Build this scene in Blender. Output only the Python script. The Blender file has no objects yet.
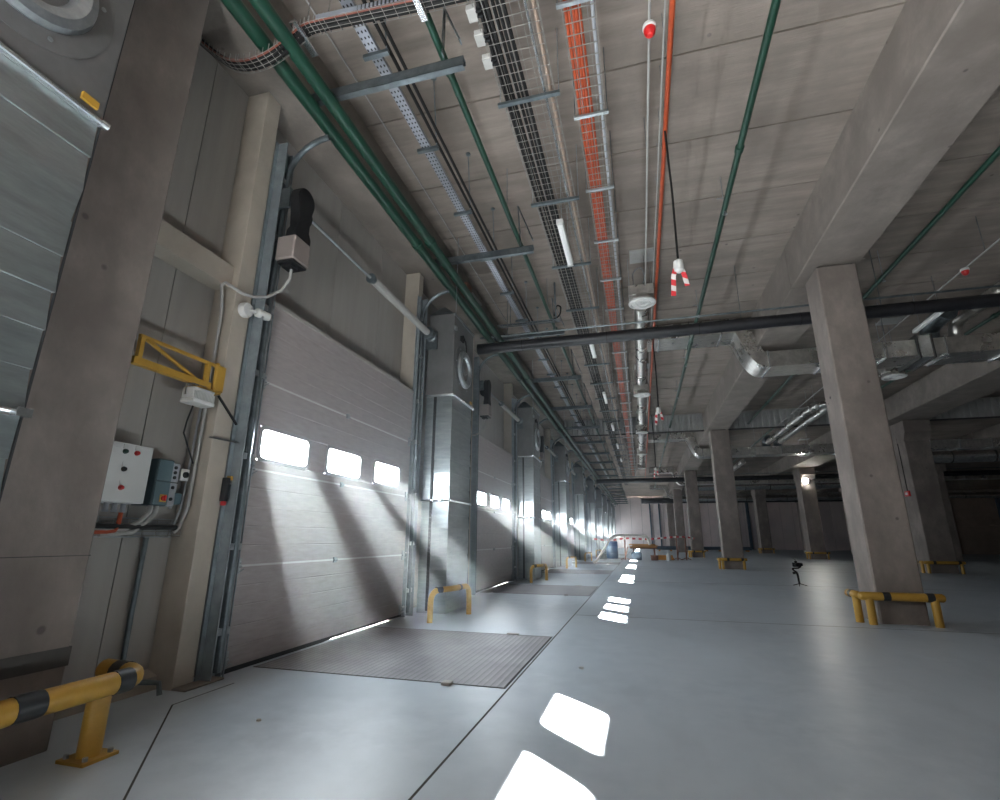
import bpy, math, random
from mathutils import Vector, Matrix
random.seed(7)
S = bpy.context.scene
COL = S.collection
PI = math.pi
PITCH = 6.0
ORD = ['first', 'second', 'third', 'fourth', 'fifth', 'sixth', 'seventh', 'eighth', 'ninth', 'tenth']

# ------------------------------------------------------------------ materials
def mk(name):
    m = bpy.data.materials.new(name); m.use_nodes = True
    nt = m.node_tree
    for n in list(nt.nodes): nt.nodes.remove(n)
    out = nt.nodes.new('ShaderNodeOutputMaterial')
    return m, nt, out

def N(nt, t, **kw):
    n = nt.nodes.new(t)
    for k, v in kw.items():
        if k.startswith('_'): setattr(n, k[1:], v)
        else: n.inputs[k.replace('__', ' ')].default_value = v
    return n

def pos(nt, scale=(1, 1, 1)):
    g = nt.nodes.new('ShaderNodeNewGeometry')
    mp = nt.nodes.new('ShaderNodeMapping')
    mp.inputs['Scale'].default_value = scale
    nt.links.new(g.outputs['Position'], mp.inputs['Vector'])
    return mp.outputs['Vector']

def noise(nt, vec, scale, detail=4, rough=.6, lo=.3, hi=.7):
    n = N(nt, 'ShaderNodeTexNoise', Scale=scale, Detail=detail, Roughness=rough)
    nt.links.new(vec, n.inputs['Vector'])
    r = nt.nodes.new('ShaderNodeMapRange')
    r.inputs['From Min'].default_value = lo; r.inputs['From Max'].default_value = hi
    nt.links.new(n.outputs['Fac'], r.inputs['Value'])
    return r.outputs['Result']

def mixc(nt, fac, a, b):
    m = nt.nodes.new('ShaderNodeMix'); m.data_type = 'RGBA'
    if hasattr(fac, 'links'): nt.links.new(fac, m.inputs[0])
    else: m.inputs[0].default_value = fac
    for s, i in ((a, 6), (b, 7)):
        if hasattr(s, 'links'): nt.links.new(s, m.inputs[i])
        else: m.inputs[i].default_value = (*s[:3], 1)
    return m.outputs[2]

def surf(name, a, b=None, rough=.5, metal=0., scale=4., stretch=(1, 1, 1), big=None, bigc=None, bump=0., bscale=30., rvar=0., spec=.5, speck=None):
    """two-tone noisy principled surface"""
    m, nt, out = mk(name)
    p = nt.nodes.new('ShaderNodeBsdfPrincipled')
    nt.links.new(p.outputs[0], out.inputs['Surface'])
    p.inputs['Roughness'].default_value = rough
    p.inputs['Metallic'].default_value = metal
    p.inputs['Specular IOR Level'].default_value = spec
    v = pos(nt, stretch)
    if b is None: b = tuple(c * .85 for c in a)
    f = noise(nt, v, scale, 7, .68, .36, .64)
    c = mixc(nt, f, b, a)
    if big:
        v2 = pos(nt)
        f2 = noise(nt, v2, big, 6, .62, .44, .66)
        c = mixc(nt, f2, c, bigc)
    if speck:
        vo = N(nt, 'ShaderNodeTexVoronoi', Scale=speck)
        nt.links.new(pos(nt), vo.inputs['Vector'])
        r = nt.nodes.new('ShaderNodeMapRange')
        r.inputs['From Min'].default_value = .035; r.inputs['From Max'].default_value = .06
        r.inputs['To Min'].default_value = .75; r.inputs['To Max'].default_value = 0
        nt.links.new(vo.outputs['Distance'], r.inputs['Value'])
        c = mixc(nt, r.outputs['Result'], c, tuple(x * .3 for x in a))
    nt.links.new(c, p.inputs['Base Color'])
    if rvar:
        fr = noise(nt, pos(nt), 1.7, 5, .6)
        ma = N(nt, 'ShaderNodeMath', _operation='MULTIPLY_ADD')
        nt.links.new(fr, ma.inputs[0]); ma.inputs[1].default_value = rvar; ma.inputs[2].default_value = rough - rvar / 2
        nt.links.new(ma.outputs[0], p.inputs['Roughness'])
    if bump:
        fb = noise(nt, v, bscale, 5, .6, 0, 1)
        bn = N(nt, 'ShaderNodeBump', Strength=bump, Distance=.01)
        nt.links.new(fb, bn.inputs['Height']); nt.links.new(bn.outputs[0], p.inputs['Normal'])
    return m

def emit(name, col, st):
    m, nt, out = mk(name)
    e = N(nt, 'ShaderNodeEmission', Strength=st); e.inputs['Color'].default_value = (*col, 1)
    nt.links.new(e.outputs[0], out.inputs['Surface'])
    return m

def striped(name, a, b, period, axis=2, rough=.5, off=0., vec=None):
    """hard stripes along a world direction (warning tape)"""
    m, nt, out = mk(name)
    p = N(nt, 'ShaderNodeBsdfPrincipled', Roughness=rough)
    nt.links.new(p.outputs[0], out.inputs['Surface'])
    g = nt.nodes.new('ShaderNodeNewGeometry')
    d = N(nt, 'ShaderNodeVectorMath', _operation='DOT_PRODUCT')
    d.inputs[1].default_value = vec
    nt.links.new(g.outputs['Position'], d.inputs[0])
    w = N(nt, 'ShaderNodeMath', _operation='MULTIPLY'); w.inputs[1].default_value = 1 / period
    nt.links.new(d.outputs['Value'], w.inputs[0])
    fr = N(nt, 'ShaderNodeMath', _operation='FRACT'); nt.links.new(w.outputs[0], fr.inputs[0])
    gt = N(nt, 'ShaderNodeMath', _operation='GREATER_THAN'); gt.inputs[1].default_value = .5
    nt.links.new(fr.outputs[0], gt.inputs[0])
    nt.links.new(mixc(nt, gt.outputs[0], a, b), p.inputs['Base Color'])
    return m

M = {}
M['ceil'] = surf('ceiling_concrete', (0.272, 0.228, 0.196), (0.192, 0.158, 0.134), .9, scale=2.2, stretch=(.35, 2.6, 2), big=.7, bigc=(0.164, 0.136, 0.115), bump=.25, bscale=18, speck=2.2)
M['beam'] = surf('beam_concrete', (0.245, 0.211, 0.184), (0.166, 0.139, 0.121), .88, scale=2.4, stretch=(1, 1, 1), big=.9, bigc=(0.166, 0.139, 0.119), bump=.2, bscale=24, speck=2.6)
M['column'] = surf('column_concrete', (0.253, 0.212, 0.188), (0.162, 0.135, 0.118), .85, scale=2.0, stretch=(1.4, 1.4, .8), big=1.1, bigc=(0.155, 0.127, 0.112), bump=.2, bscale=26, speck=2.4)
M['joint'] = surf('dark_joint', (.05, .048, .045), rough=.9)
M['backing'] = surf('dark_backing', (.03, .03, .03), rough=1.)
M['wall'] = surf('sandwich_panel', (0.351, 0.324, 0.297), (0.309, 0.285, 0.261), .5, scale=3, stretch=(2, 2, .2), bump=.05, bscale=40)
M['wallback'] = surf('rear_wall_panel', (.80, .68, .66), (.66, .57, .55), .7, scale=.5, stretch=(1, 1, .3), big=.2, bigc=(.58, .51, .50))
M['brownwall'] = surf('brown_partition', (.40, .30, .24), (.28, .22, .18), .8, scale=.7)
M['post'] = surf('beige_steel', (0.426, 0.373, 0.312), (0.369, 0.324, 0.271), .5, scale=4)
M['door'] = surf('door_panel', (0.386, 0.340, 0.331), (0.325, 0.286, 0.277), .45, scale=22, stretch=(1, .25, 1.4), bump=.10, bscale=90)
M['rubber'] = surf('black_rubber', (.018, .02, .022), rough=.6)
M['black'] = surf('black_plastic', (.012, .012, .013), (.008, .008, .009), .5, scale=8, spec=.25)
M['blackpipe'] = surf('black_insulation', (.016, .016, .02), (.01, .01, .012), .42, scale=5)
M['galv'] = surf('galvanised_steel', (0.448, 0.472, 0.488), (0.320, 0.344, 0.360), .36, .85, scale=14, big=3, bigc=(0.288, 0.312, 0.328), rvar=.12)
M['galvdark'] = surf('weathered_galvanised_rail', (.20, .23, .245), (.12, .14, .15), .42, .8, scale=9, big=2.5, bigc=(.11, .13, .14), rvar=.1)
M['railplate'] = surf('galvanised_rail_plate', (.34, .385, .41), (.25, .285, .305), .45, .55, scale=9, big=2.5, bigc=(.24, .27, .29), rvar=.1)
M['cladding'] = surf('galvanised_cladding', (.34, .375, .38), (.26, .29, .295), .36, .8, scale=3, stretch=(1, 1, 6), rvar=.06)
M['cladupper'] = surf('grey_cladding', (0.200, 0.200, 0.200), (0.160, 0.160, 0.160), .45, .55, scale=3, rvar=.1)
M['foil'] = surf('duct_sheet_metal', (.72, .69, .65), (.52, .50, .47), .30, .9, scale=7, stretch=(1, 3, 1), bump=.25, bscale=14, rvar=.15)
M['crinkle'] = surf('crinkled_foil', (.78, .77, .74), (.5, .5, .5), .22, .95, scale=10, bump=1., bscale=26)
M['bright'] = surf('bright_zinc', (.80, .82, .83), (.66, .68, .7), .25, .95, scale=12)
M['green'] = surf('green_paint', (.010, .046, .028), (.007, .034, .021), .38, scale=6)
M['orange'] = surf('orange_conduit', (.40, .062, .015), (.28, .042, .012), .5, scale=12)
M['yellow'] = surf('yellow_paint', (.50, .285, .042), (.42, .23, .03), .4, scale=7)
M['bandblack'] = surf('black_band', (.02, .022, .026), rough=.38)
M['white'] = surf('white_plastic', (0.590, 0.582, 0.566), (0.541, 0.533, 0.517), .45, scale=9)
M['offwhite'] = surf('cabinet_enamel', (0.594, 0.594, 0.576), (0.558, 0.558, 0.540), .4, scale=5)
M['teal'] = surf('teal_grey_enamel', (.085, .135, .15), (.07, .115, .13), .4, scale=5)
M['darkteal'] = surf('dark_teal_enamel', (.03, .055, .065), rough=.4)
M['greybox'] = surf('grey_enamel', (.30, .31, .33), (.26, .27, .29), .4, scale=5)
M['red'] = surf('red_plastic', (.55, .02, .02), (.45, .015, .015), .35, scale=8)
M['redbrown'] = surf('red_oxide_pipe', (.22, .06, .035), (.16, .045, .03), .55, scale=8)
M['cable'] = surf('black_cable', (.014, .013, .013), (.009, .009, .009), .6, scale=18, spec=.2)
M['thin'] = surf('grey_conduit', (0.357, 0.348, 0.332), (0.306, 0.297, 0.281), .45, scale=8)
M['wire'] = surf('zinc_wire', (.27, .255, .235), (.20, .19, .175), .5, .3, scale=9)
M['corr'] = surf('corrugated_sheet', (.42, .42, .41), (.35, .35, .345), .5, .3, scale=2)
M['glassgrey'] = surf('grey_frame', (.38, .37, .37), rough=.5)
M['blue'] = surf('blue_drum', (.03, .09, .28), (.02, .07, .22), .4, scale=4)
M['wood'] = surf('orange_board', (.60, .28, .06), (.48, .21, .04), .6, scale=5, stretch=(.4, 3, 3))
M['slate'] = surf('slate_wrap', (.06, .09, .12), (.04, .06, .085), .5, scale=3)
M['rust'] = surf('rusty_steel', (.25, .11, .07), (.16, .07, .05), .7, scale=9)
M['hose'] = surf('white_hose', (.75, .72, .66), (.68, .65, .6), .5, scale=12)
M['lens'] = emit('lit_floodlight_lens', (1, .98, .92), 180.)
M['lampglass'] = surf('frosted_tube', (.82, .81, .79), (.78, .77, .75), .35, scale=6)
M['tapeZ'] = striped('red_white_tape', (.75, .70, .68), (.60, .03, .04), .11, vec=(.35, .2, .9))
M['tapeX'] = striped('red_white_barrier_tape', (.78, .74, .72), (.55, .03, .04), .30, vec=(1, 0, 0))

def floor_mat():
    m, nt, out = mk('polished_concrete_floor')
    p = N(nt, 'ShaderNodeBsdfPrincipled', Roughness=.3)
    p.inputs['Specular IOR Level'].default_value = .55
    nt.links.new(p.outputs[0], out.inputs['Surface'])
    v = pos(nt)
    a = noise(nt, v, .55, 7, .62, .32, .7)
    c = mixc(nt, a, (.38, .44, .50), (.56, .625, .68))
    b = noise(nt, v, 5.0, 8, .7, .4, .62)
    c = mixc(nt, b, c, (.50, .56, .615))
    d = noise(nt, pos(nt, (1, .35, 1)), 1.3, 6, .65, .5, .95)
    c = mixc(nt, d, c, (.34, .39, .44))
    nt.links.new(c, p.inputs['Base Color'])
    f = noise(nt, v, 1.1, 6, .6)
    ma = N(nt, 'ShaderNodeMath', _operation='MULTIPLY_ADD')
    nt.links.new(f, ma.inputs[0]); ma.inputs[1].default_value = .16; ma.inputs[2].default_value = .30
    nt.links.new(ma.outputs[0], p.inputs['Roughness'])
    fb = noise(nt, v, 14, 4, .6, 0, 1)
    bn = N(nt, 'ShaderNodeBump', Strength=.05, Distance=.01)
    nt.links.new(fb, bn.inputs['Height']); nt.links.new(bn.outputs[0], p.inputs['Normal'])
    return m
M['floor'] = floor_mat()

def tread_mat():
    m, nt, out = mk('tread_plate')
    p = N(nt, 'ShaderNodeBsdfPrincipled', Roughness=.5, Metallic=.1)
    nt.links.new(p.outputs[0], out.inputs['Surface'])
    v = pos(nt)
    d = N(nt, 'ShaderNodeVectorMath', _operation='DOT_PRODUCT'); d.inputs[1].default_value = (2 * PI / .05, 0, 0)
    nt.links.new(v, d.inputs[0])
    mx = N(nt, 'ShaderNodeMath', _operation='SINE'); nt.links.new(d.outputs['Value'], mx.inputs[0])
    bn = N(nt, 'ShaderNodeBump', Strength=.25, Distance=.003)
    nt.links.new(mx.outputs[0], bn.inputs['Height']); nt.links.new(bn.outputs[0], p.inputs['Normal'])
    f = noise(nt, v, 2.5, 6, .65)
    c = mixc(nt, f, (.20, .195, .21), (.31, .30, .315))
    r = nt.nodes.new('ShaderNodeMapRange')
    r.inputs['From Min'].default_value = .55; r.inputs['From Max'].default_value = .9
    r.inputs['To Max'].default_value = .5
    nt.links.new(mx.outputs[0], r.inputs['Value'])
    c = mixc(nt, r.outputs['Result'], c, (.10, .098, .105))
    nt.links.new(c, p.inputs['Base Color'])
    return m
M['tread'] = tread_mat()

def perf_mat():
    m, nt, out = mk('perforated_tray')
    p = N(nt, 'ShaderNodeBsdfPrincipled', Roughness=.35, Metallic=.6)
    nt.links.new(p.outputs[0], out.inputs['Surface'])
    v = pos(nt, (1 / .034, 1 / .055, 0))
    fr = N(nt, 'ShaderNodeVectorMath', _operation='FRACTION'); nt.links.new(v, fr.inputs[0])
    sb = N(nt, 'ShaderNodeVectorMath', _operation='SUBTRACT'); sb.inputs[1].default_value = (.5, .5, 0)
    nt.links.new(fr.outputs[0], sb.inputs[0])
    ln = N(nt, 'ShaderNodeVectorMath', _operation='LENGTH'); nt.links.new(sb.outputs[0], ln.inputs[0])
    lt = N(nt, 'ShaderNodeMath', _operation='LESS_THAN'); lt.inputs[1].default_value = .24
    nt.links.new(ln.outputs['Value'], lt.inputs[0])
    nt.links.new(mixc(nt, lt.outputs[0], (.30, .315, .35), (.035, .035, .04)), p.inputs['Base Color'])
    return m
M['perf'] = perf_mat()

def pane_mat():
    m, nt, out = mk('emissive_acrylic_pane')
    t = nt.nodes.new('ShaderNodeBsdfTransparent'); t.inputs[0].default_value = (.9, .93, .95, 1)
    e = N(nt, 'ShaderNodeEmission', Strength=PANE); e.inputs['Color'].default_value = (.86, .94, 1, 1)  # skylight put into the pane itself as emission; only the sun passes through
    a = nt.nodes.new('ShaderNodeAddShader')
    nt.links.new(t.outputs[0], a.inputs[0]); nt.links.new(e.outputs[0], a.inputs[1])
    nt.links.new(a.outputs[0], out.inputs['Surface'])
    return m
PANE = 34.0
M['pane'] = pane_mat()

# ------------------------------------------------------------------ geometry
class MB:
    def __init__(s): s.v, s.f = [], []
    def add(s, vs, fs):
        o = len(s.v); s.v += [tuple(p) for p in vs]; s.f += [tuple(i + o for i in q) for q in fs]; return s
    def box(s, x0, x1, y0, y1, z0, z1):
        vs = [(x, y, z) for z in (z0, z1) for y in (y0, y1) for x in (x0, x1)]
        return s.add(vs, [(0, 2, 3, 1), (4, 5, 7, 6), (0, 1, 5, 4), (2, 6, 7, 3), (0, 4, 6, 2), (1, 3, 7, 5)])
    def obox(s, c, ax, ay, az, hx, hy, hz):
        c = Vector(c); ax, ay, az = Vector(ax).normalized(), Vector(ay).normalized(), Vector(az).normalized()
        vs = [c + ax * (hx * i) + ay * (hy * j) + az * (hz * k) for k in (-1, 1) for j in (-1, 1) for i in (-1, 1)]
        return s.add(vs, [(0, 2, 3, 1), (4, 5, 7, 6), (0, 1, 5, 4), (2, 6, 7, 3), (0, 4, 6, 2), (1, 3, 7, 5)])
    def bar(s, a, b, w, h, up=(0, 0, 1)):
        a, b = Vector(a), Vector(b); d = (b - a)
        if d.length < 1e-6: return s
        u = Vector(up); r = d.cross(u)
        if r.length < 1e-4: r = d.cross(Vector((1, 0, 0)))
        r.normalize(); u = r.cross(d).normalized()
        return s.obox((a + b) / 2, d, r, u, d.length / 2, w / 2, h / 2)
    def tube(s, pts, r, n=10, caps=True):
        pts = [Vector(p) for p in pts]; k = len(pts)
        rs = r if isinstance(r, (list, tuple)) else [r] * k
        t0 = (pts[1] - pts[0]).normalized()
        ref = Vector((0, 0, 1)) if abs(t0.z) < .9 else Vector((1, 0, 0))
        u = t0.cross(ref).normalized(); rings = []
        prev = t0
        for i, p in enumerate(pts):
            if i == 0: t = t0
            elif i == k - 1: t = (pts[i] - pts[i - 1]).normalized()
            else:
                t = ((pts[i + 1] - pts[i]).normalized() + (pts[i] - pts[i - 1]).normalized())
                t = t.normalized() if t.length > 1e-6 else prev
            q = prev.rotation_difference(t); u = (q @ u); u = (u - t * u.dot(t)).normalized(); prev = t
            w = t.cross(u)
            rings.append([p + (u * math.cos(2 * PI * j / n) + w * math.sin(2 * PI * j / n)) * rs[i] for j in range(n)])
        vs = [v for rg in rings for v in rg]; fs = []
        for i in range(k - 1):
            for j in range(n):
                fs.append((i * n + j, i * n + (j + 1) % n, (i + 1) * n + (j + 1) % n, (i + 1) * n + j))
        if caps: fs += [tuple(reversed(range(n))), tuple((k - 1) * n + j for j in range(n))]
        return s.add(vs, fs)
    def cyl(s, a, b, r, n=20, r2=None): return s.tube([a, b], [r, r if r2 is None else r2], n)
    def lathe(s, c, axis, prof, n=28):
        """prof: list of (radius, distance along axis)"""
        c, ax = Vector(c), Vector(axis).normalized()
        u = ax.orthogonal().normalized(); w = ax.cross(u)
        vs = []; fs = []
        for r, d in prof:
            for j in range(n):
                vs.append(c + ax * d + (u * math.cos(2 * PI * j / n) + w * math.sin(2 * PI * j / n)) * max(r, 1e-4))
        for i in range(len(prof) - 1):
            for j in range(n):
                fs.append((i * n + j, i * n + (j + 1) % n, (i + 1) * n + (j + 1) % n, (i + 1) * n + j))
        fs += [tuple(reversed(range(n))), tuple((len(prof) - 1) * n + j for j in range(n))]
        return s.add(vs, fs)
    def prism(s, prof, axis, a, b):
        """closed 2-D profile extruded along axis: 0 -> (y,z) plane, 1 -> (x,z), 2 -> (x,y)"""
        def P(p, t):
            return {0: (t, p[0], p[1]), 1: (p[0], t, p[1]), 2: (p[0], p[1], t)}[axis]
        k = len(prof)
        vs = [P(p, a) for p in prof] + [P(p, b) for p in prof]
        fs = [(i, (i + 1) % k, (i + 1) % k + k, i + k) for i in range(k)]
        fs += [tuple(reversed(range(k))), tuple(range(k, 2 * k))]
        return s.add(vs, fs)
    def rings(s, rs):
        """stack of 4-corner loops"""
        vs = [p for r in rs for p in r]; fs = []
        for i in range(len(rs) - 1):
            for j in range(4): fs.append((i * 4 + j, i * 4 + (j + 1) % 4, i * 4 + 4 + (j + 1) % 4, i * 4 + 4 + j))
        fs += [(3, 2, 1, 0), tuple(len(vs) - 4 + j for j in range(4))]
        return s.add(vs, fs)
    def build(s, name, mat, parent=None, smooth=True, bevel=0., seg=2, origin=None):
        me = bpy.data.meshes.new(name)
        if name == 'hanger_rod' and len(s.v) > 8 and len(s.v) % 8 == 0 and len(s.f) == len(s.v) // 8 * 6:
            for i in range(0, len(s.v), 8):
                one = MB().add(s.v[i:i + 8], [tuple(j - i for j in q) for q in s.f[i // 8 * 6:i // 8 * 6 + 6]]).build(name, mat, parent, smooth, bevel, seg)
            return one
        if origin is None:
            xs, ys, zs = zip(*s.v)
            origin = ((min(xs) + max(xs)) / 2, (min(ys) + max(ys)) / 2, min(zs))
        o = Vector(origin)
        me.from_pydata([Vector(p) - o for p in s.v], [], s.f)
        me.validate(); me.update()
        import bmesh
        bm = bmesh.new(); bm.from_mesh(me); bmesh.ops.recalc_face_normals(bm, faces=bm.faces[:]); bm.to_mesh(me); bm.free()
        if smooth:
            me.polygons.foreach_set('use_smooth', [True] * len(me.polygons))
            me.set_sharp_from_angle(angle=math.radians(35))
        me.materials.append(M[mat])
        ob = bpy.data.objects.new(name, me); COL.objects.link(ob)
        W[ob.name] = o
        if parent is not None:
            ob.parent = parent; ob.location = o - W[parent.name]
        else: ob.location = o
        if bevel:
            b = ob.modifiers.new('bevel', 'BEVEL'); b.width = bevel; b.segments = seg; b.limit_method = 'ANGLE'; b.angle_limit = math.radians(40)
        return ob
W = {}

def tag(o, label, cat=None, group=None, kind=None):
    if label: o['label'] = label
    if cat: o['category'] = cat
    if group: o['group'] = group
    if kind: o['kind'] = kind
    return o
def thing(name, loc, label, cat, group=None, kind=None):
    o = bpy.data.objects.new(name, None); COL.objects.link(o); o.location = loc
    o.empty_display_size = .1
    W[o.name] = Vector(loc)
    return tag(o, label, cat, group, kind)
def kids(o): return [c for c in ALLKIDS.get(o.name, [])]
ALLKIDS = {}
def index_kids():
    ALLKIDS.clear()
    for o in COL.objects:
        if o.parent: ALLKIDS.setdefault(o.parent.name, []).append(o)
def copy_tree(o, off=(0, 0, 0), parent=None):
    c = o.copy(); COL.objects.link(c)
    if parent is not None: c.parent = parent
    else: c.location = o.location + Vector(off)
    for ch in kids(o): copy_tree(ch, off, c)
    W[c.name] = W.get(o.name, Vector()) + Vector(off)
    return c
def arc(c, r, a0, a1, u, w, n=8):
    c, u, w = Vector(c), Vector(u), Vector(w)
    return [c + u * (r * math.cos(a0 + (a1 - a0) * i / n)) + w * (r * math.sin(a0 + (a1 - a0) * i / n)) for i in range(n + 1)]
def bend(pts, rad, n=6):
    """round the corners of a polyline"""
    pts = [Vector(p) for p in pts]; out = [pts[0]]
    for i in range(1, len(pts) - 1):
        a, b, c = pts[i - 1], pts[i], pts[i + 1]
        d1 = (a - b); d2 = (c - b)
        r = min(rad, d1.length * .49, d2.length * .49)
        p, q = b + d1.normalized() * r, b + d2.normalized() * r
        for k in range(n + 1):
            t = k / n
            out.append((1 - t) ** 2 * p + 2 * t * (1 - t) * b + t * t * q)
    out.append(pts[-1]); return out

# ================================================================== SETTING
ZC = 5.75
Y0, Y1 = -6.0, 61.0
XR = 33.0
XW = -3.33
DY0, DY1, DZ = 3.36, 6.46, 3.07           # opening of the first loading door
NDOOR = 10
# floor
b = MB().box(-3.42, XR, Y0, Y1, -.2, 0)
fl = tag(b.build('floor', 'floor', smooth=False), 'polished blue-grey concrete floor of the hall', 'floor', kind='structure')
j = MB()
j.box(-.953 - .006, -.953 + .006, Y0, Y1, 0, .0012)
for y in (1.3, 7.34, 13.34, 19.34, 25.34, 31.34, 37.34, 43.34, 49.34):
    j.box(-.953 if y < 14 else -2.5, XR, y - .005, y + .005, 0, .0012)
j.bar((-2.85, 2.80, .0006), (-1.99, 1.79, .0006), .010, .0012)
j.bar((-2.85, 2.80, .0006), (-2.85, 3.30, .0006), .008, .0012)
j.build('saw_cut_joint', 'joint', fl, smooth=False)
# ceiling planks (1.2 m wide, running across)
b = MB()
yy = 4.28 - 1.22 * 9
seams = []
while yy < Y1:
    y2 = min(yy + 1.22, Y1)
    b.box(-3.42, XR, yy + .011, y2 - .011, ZC, ZC + .2); seams.append(yy); yy += 1.22
ce = tag(b.build('ceiling', 'ceil', smooth=False), 'bare concrete plank ceiling with dark joints', 'ceiling', kind='structure')
MB().box(-3.42, XR, Y0, Y1, ZC + .04, ZC + .28).build('joint_backing', 'backing', ce, smooth=False)
# edge beam along the door wall
b = MB().box(-3.42, -2.86, Y0, Y1, 5.03, ZC)
tag(b.build('trim_1', 'beam', smooth=False, bevel=.01), 'concrete edge beam along the top of the door wall', 'edge beam', kind='structure')
# left wall
b = MB(); bk = MB()
for k in range(-1, NDOOR):
    o = k * PITCH
    ys = [DY1 + o - PITCH, 2.65 + o, DY0 + o]
    for a, c in zip(ys[:-1], ys[1:]):
        for z0, z1 in ((0, 3.1), (3.1, 5.03)):
            b.box(-3.40, XW, a + .004, c - .004, z0, z1)
    ys = [DY0 + o, 4.62 + o, 5.68 + o, DY1 + o]
    for a, c in zip(ys[:-1], ys[1:]): b.box(-3.40, XW, a + .004, c - .004, DZ, 5.03)
    bk.box(-3.46, -3.385, DY1 + o - PITCH, DY0 + o, 0, 5.03); bk.box(-3.46, -3.385, DY0 + o, DY1 + o, DZ, 5.03)
for k in range(NDOOR):
    o = k * PITCH
    b.box(-3.40, -3.125, DY0 - .02 + o, 3.44 + o, 0, DZ + .03); b.box(-3.40, -3.125, 6.39 + o, DY1 + .02 + o, 0, DZ + .03); b.box(-3.40, -3.125, DY0 + o, DY1 + o, 3.04, DZ + .03)
b.box(-3.40, XW, DY1 + (NDOOR - 1) * PITCH, Y1, 0, 5.03)
wl = tag(b.build('wall_left', 'wall', smooth=False), 'light grey panel wall holding the loading doors', 'wall', kind='structure')
bk.build('panel_backing', 'backing', wl, smooth=False)
# rear wall
b = MB(); dk = MB()
x = -3.42
while x < 22:
    b.box(x + .012, min(x + 1.2, 22) - .012, Y1, Y1 + .12, 0, ZC); x += 1.2
wb = tag(b.build('wall_back', 'wallback', smooth=False), 'pale pinkish panel wall at the far end of the hall', 'wall', kind='structure')
MB().box(-3.42, 22, Y1 + .06, Y1 + .16, 0, ZC).build('panel_backing', 'backing', wb, smooth=False)
for x0, x1 in ((5.7, 6.3), (1.05, 1.2), (2.05, 2.2), (9.9, 10.2), (11.2, 11.5), (12.6, 12.9), (17.3, 17.8)):
    dk.box(x0, x1, Y1 - .14, Y1, 0, 5.2)
dk.build('dark_upright', 'slate', wb, smooth=False)
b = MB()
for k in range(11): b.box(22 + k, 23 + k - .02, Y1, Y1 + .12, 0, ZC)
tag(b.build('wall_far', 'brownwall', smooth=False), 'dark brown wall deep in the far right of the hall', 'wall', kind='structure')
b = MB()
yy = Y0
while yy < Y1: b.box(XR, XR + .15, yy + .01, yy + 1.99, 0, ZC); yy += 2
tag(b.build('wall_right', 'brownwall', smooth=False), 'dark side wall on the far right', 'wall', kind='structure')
# brown partition with dark posts, far right
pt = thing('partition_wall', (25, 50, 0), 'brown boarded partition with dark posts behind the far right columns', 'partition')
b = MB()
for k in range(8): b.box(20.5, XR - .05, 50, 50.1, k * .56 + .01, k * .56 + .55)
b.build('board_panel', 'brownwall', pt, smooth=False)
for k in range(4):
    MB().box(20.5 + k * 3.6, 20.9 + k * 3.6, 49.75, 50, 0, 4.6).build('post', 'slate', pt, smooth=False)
# kerb profile at the foot of the wall in the recess
tag(MB().prism([(XW, 0), (XW + .09, 0), (XW + .09, .085), (XW, .12)], 1, 2.1, 3.03).build('baseboard_left', 'post', smooth=False), 'beige kerb profile at the foot of the recess wall', 'kerb', kind='structure')
tag(MB().box(-3.12, -2.99, 3.02, 3.36, 0, .016).build('trim_2', 'column', smooth=False, bevel=.008), 'low dark sill block at the foot of the first door post', 'sill', kind='structure')
# steel posts and cross member beside the first doors
b = MB()
for k in range(NDOOR):
    o = k * PITCH
    b.box(XW, -3.1, 3.02 + o, 3.19 + o, 0, 5.03); b.box(XW, -3.1, 6.44 + o, 6.60 + o, 0, 5.03)
b.box(XW, -3.16, 2.1, 3.02, 2.99, 3.19)
tag(b.build('trim_3', 'post', smooth=False, bevel=.006), 'beige steel posts and cross member framing the loading doors', 'door framing', kind='structure')

# ================================================================== LOADING DOORS
PY0, PY1 = 3.40, 6.42        # leaf
d = thing('door_1', (-3.1, 4.91, 0), 'nearest loading door, grey sectional panels with three bright windows', 'loading door', 'sectional loading doors', 'structure')
XD0, XD1 = -3.14, -3.09
secs = [(.035, .775), (.78, 1.545), (1.55, 2.305), (2.31, 3.06)]
def sect_prof(z0, z1, n):
    p = [(XD0, z0), (XD1 - .006, z0)]
    h = (z1 - z0) / n
    for i in range(n):
        a, c = z0 + i * h, z0 + (i + 1) * h
        p += [(XD1, a + .008), (XD1, c - .008), (XD1 - .006, c)] if i == n - 1 else [(XD1, a + .006), (XD1, c - .004), (XD1 - .003, c - .002), (XD1 - .003, c + .002)]
    p += [(XD0, z1)]
    return p
WY = [(3.49, 4.17), (4.46, 5.14), (5.44, 6.12)]; WZ = (1.63, 1.92)
for i, (z0, z1) in enumerate(secs):
    b = MB()
    if i != 2: b.prism(sect_prof(z0, z1, 5 if i < 2 else 5), 1, PY0, PY1)
    else:
        b.prism(sect_prof(z0, WZ[0], 1), 1, PY0, PY1)
        b.prism(sect_prof(WZ[1], z1, 2), 1, PY0, PY1)
        ys = [PY0, *[v for w in WY for v in w], PY1]
        for a, c in zip(ys[0::2], ys[1::2]): b.box(XD0, XD1, a, c, WZ[0], WZ[1])
    b.build('door_panel', 'door', d, smooth=False)
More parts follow.
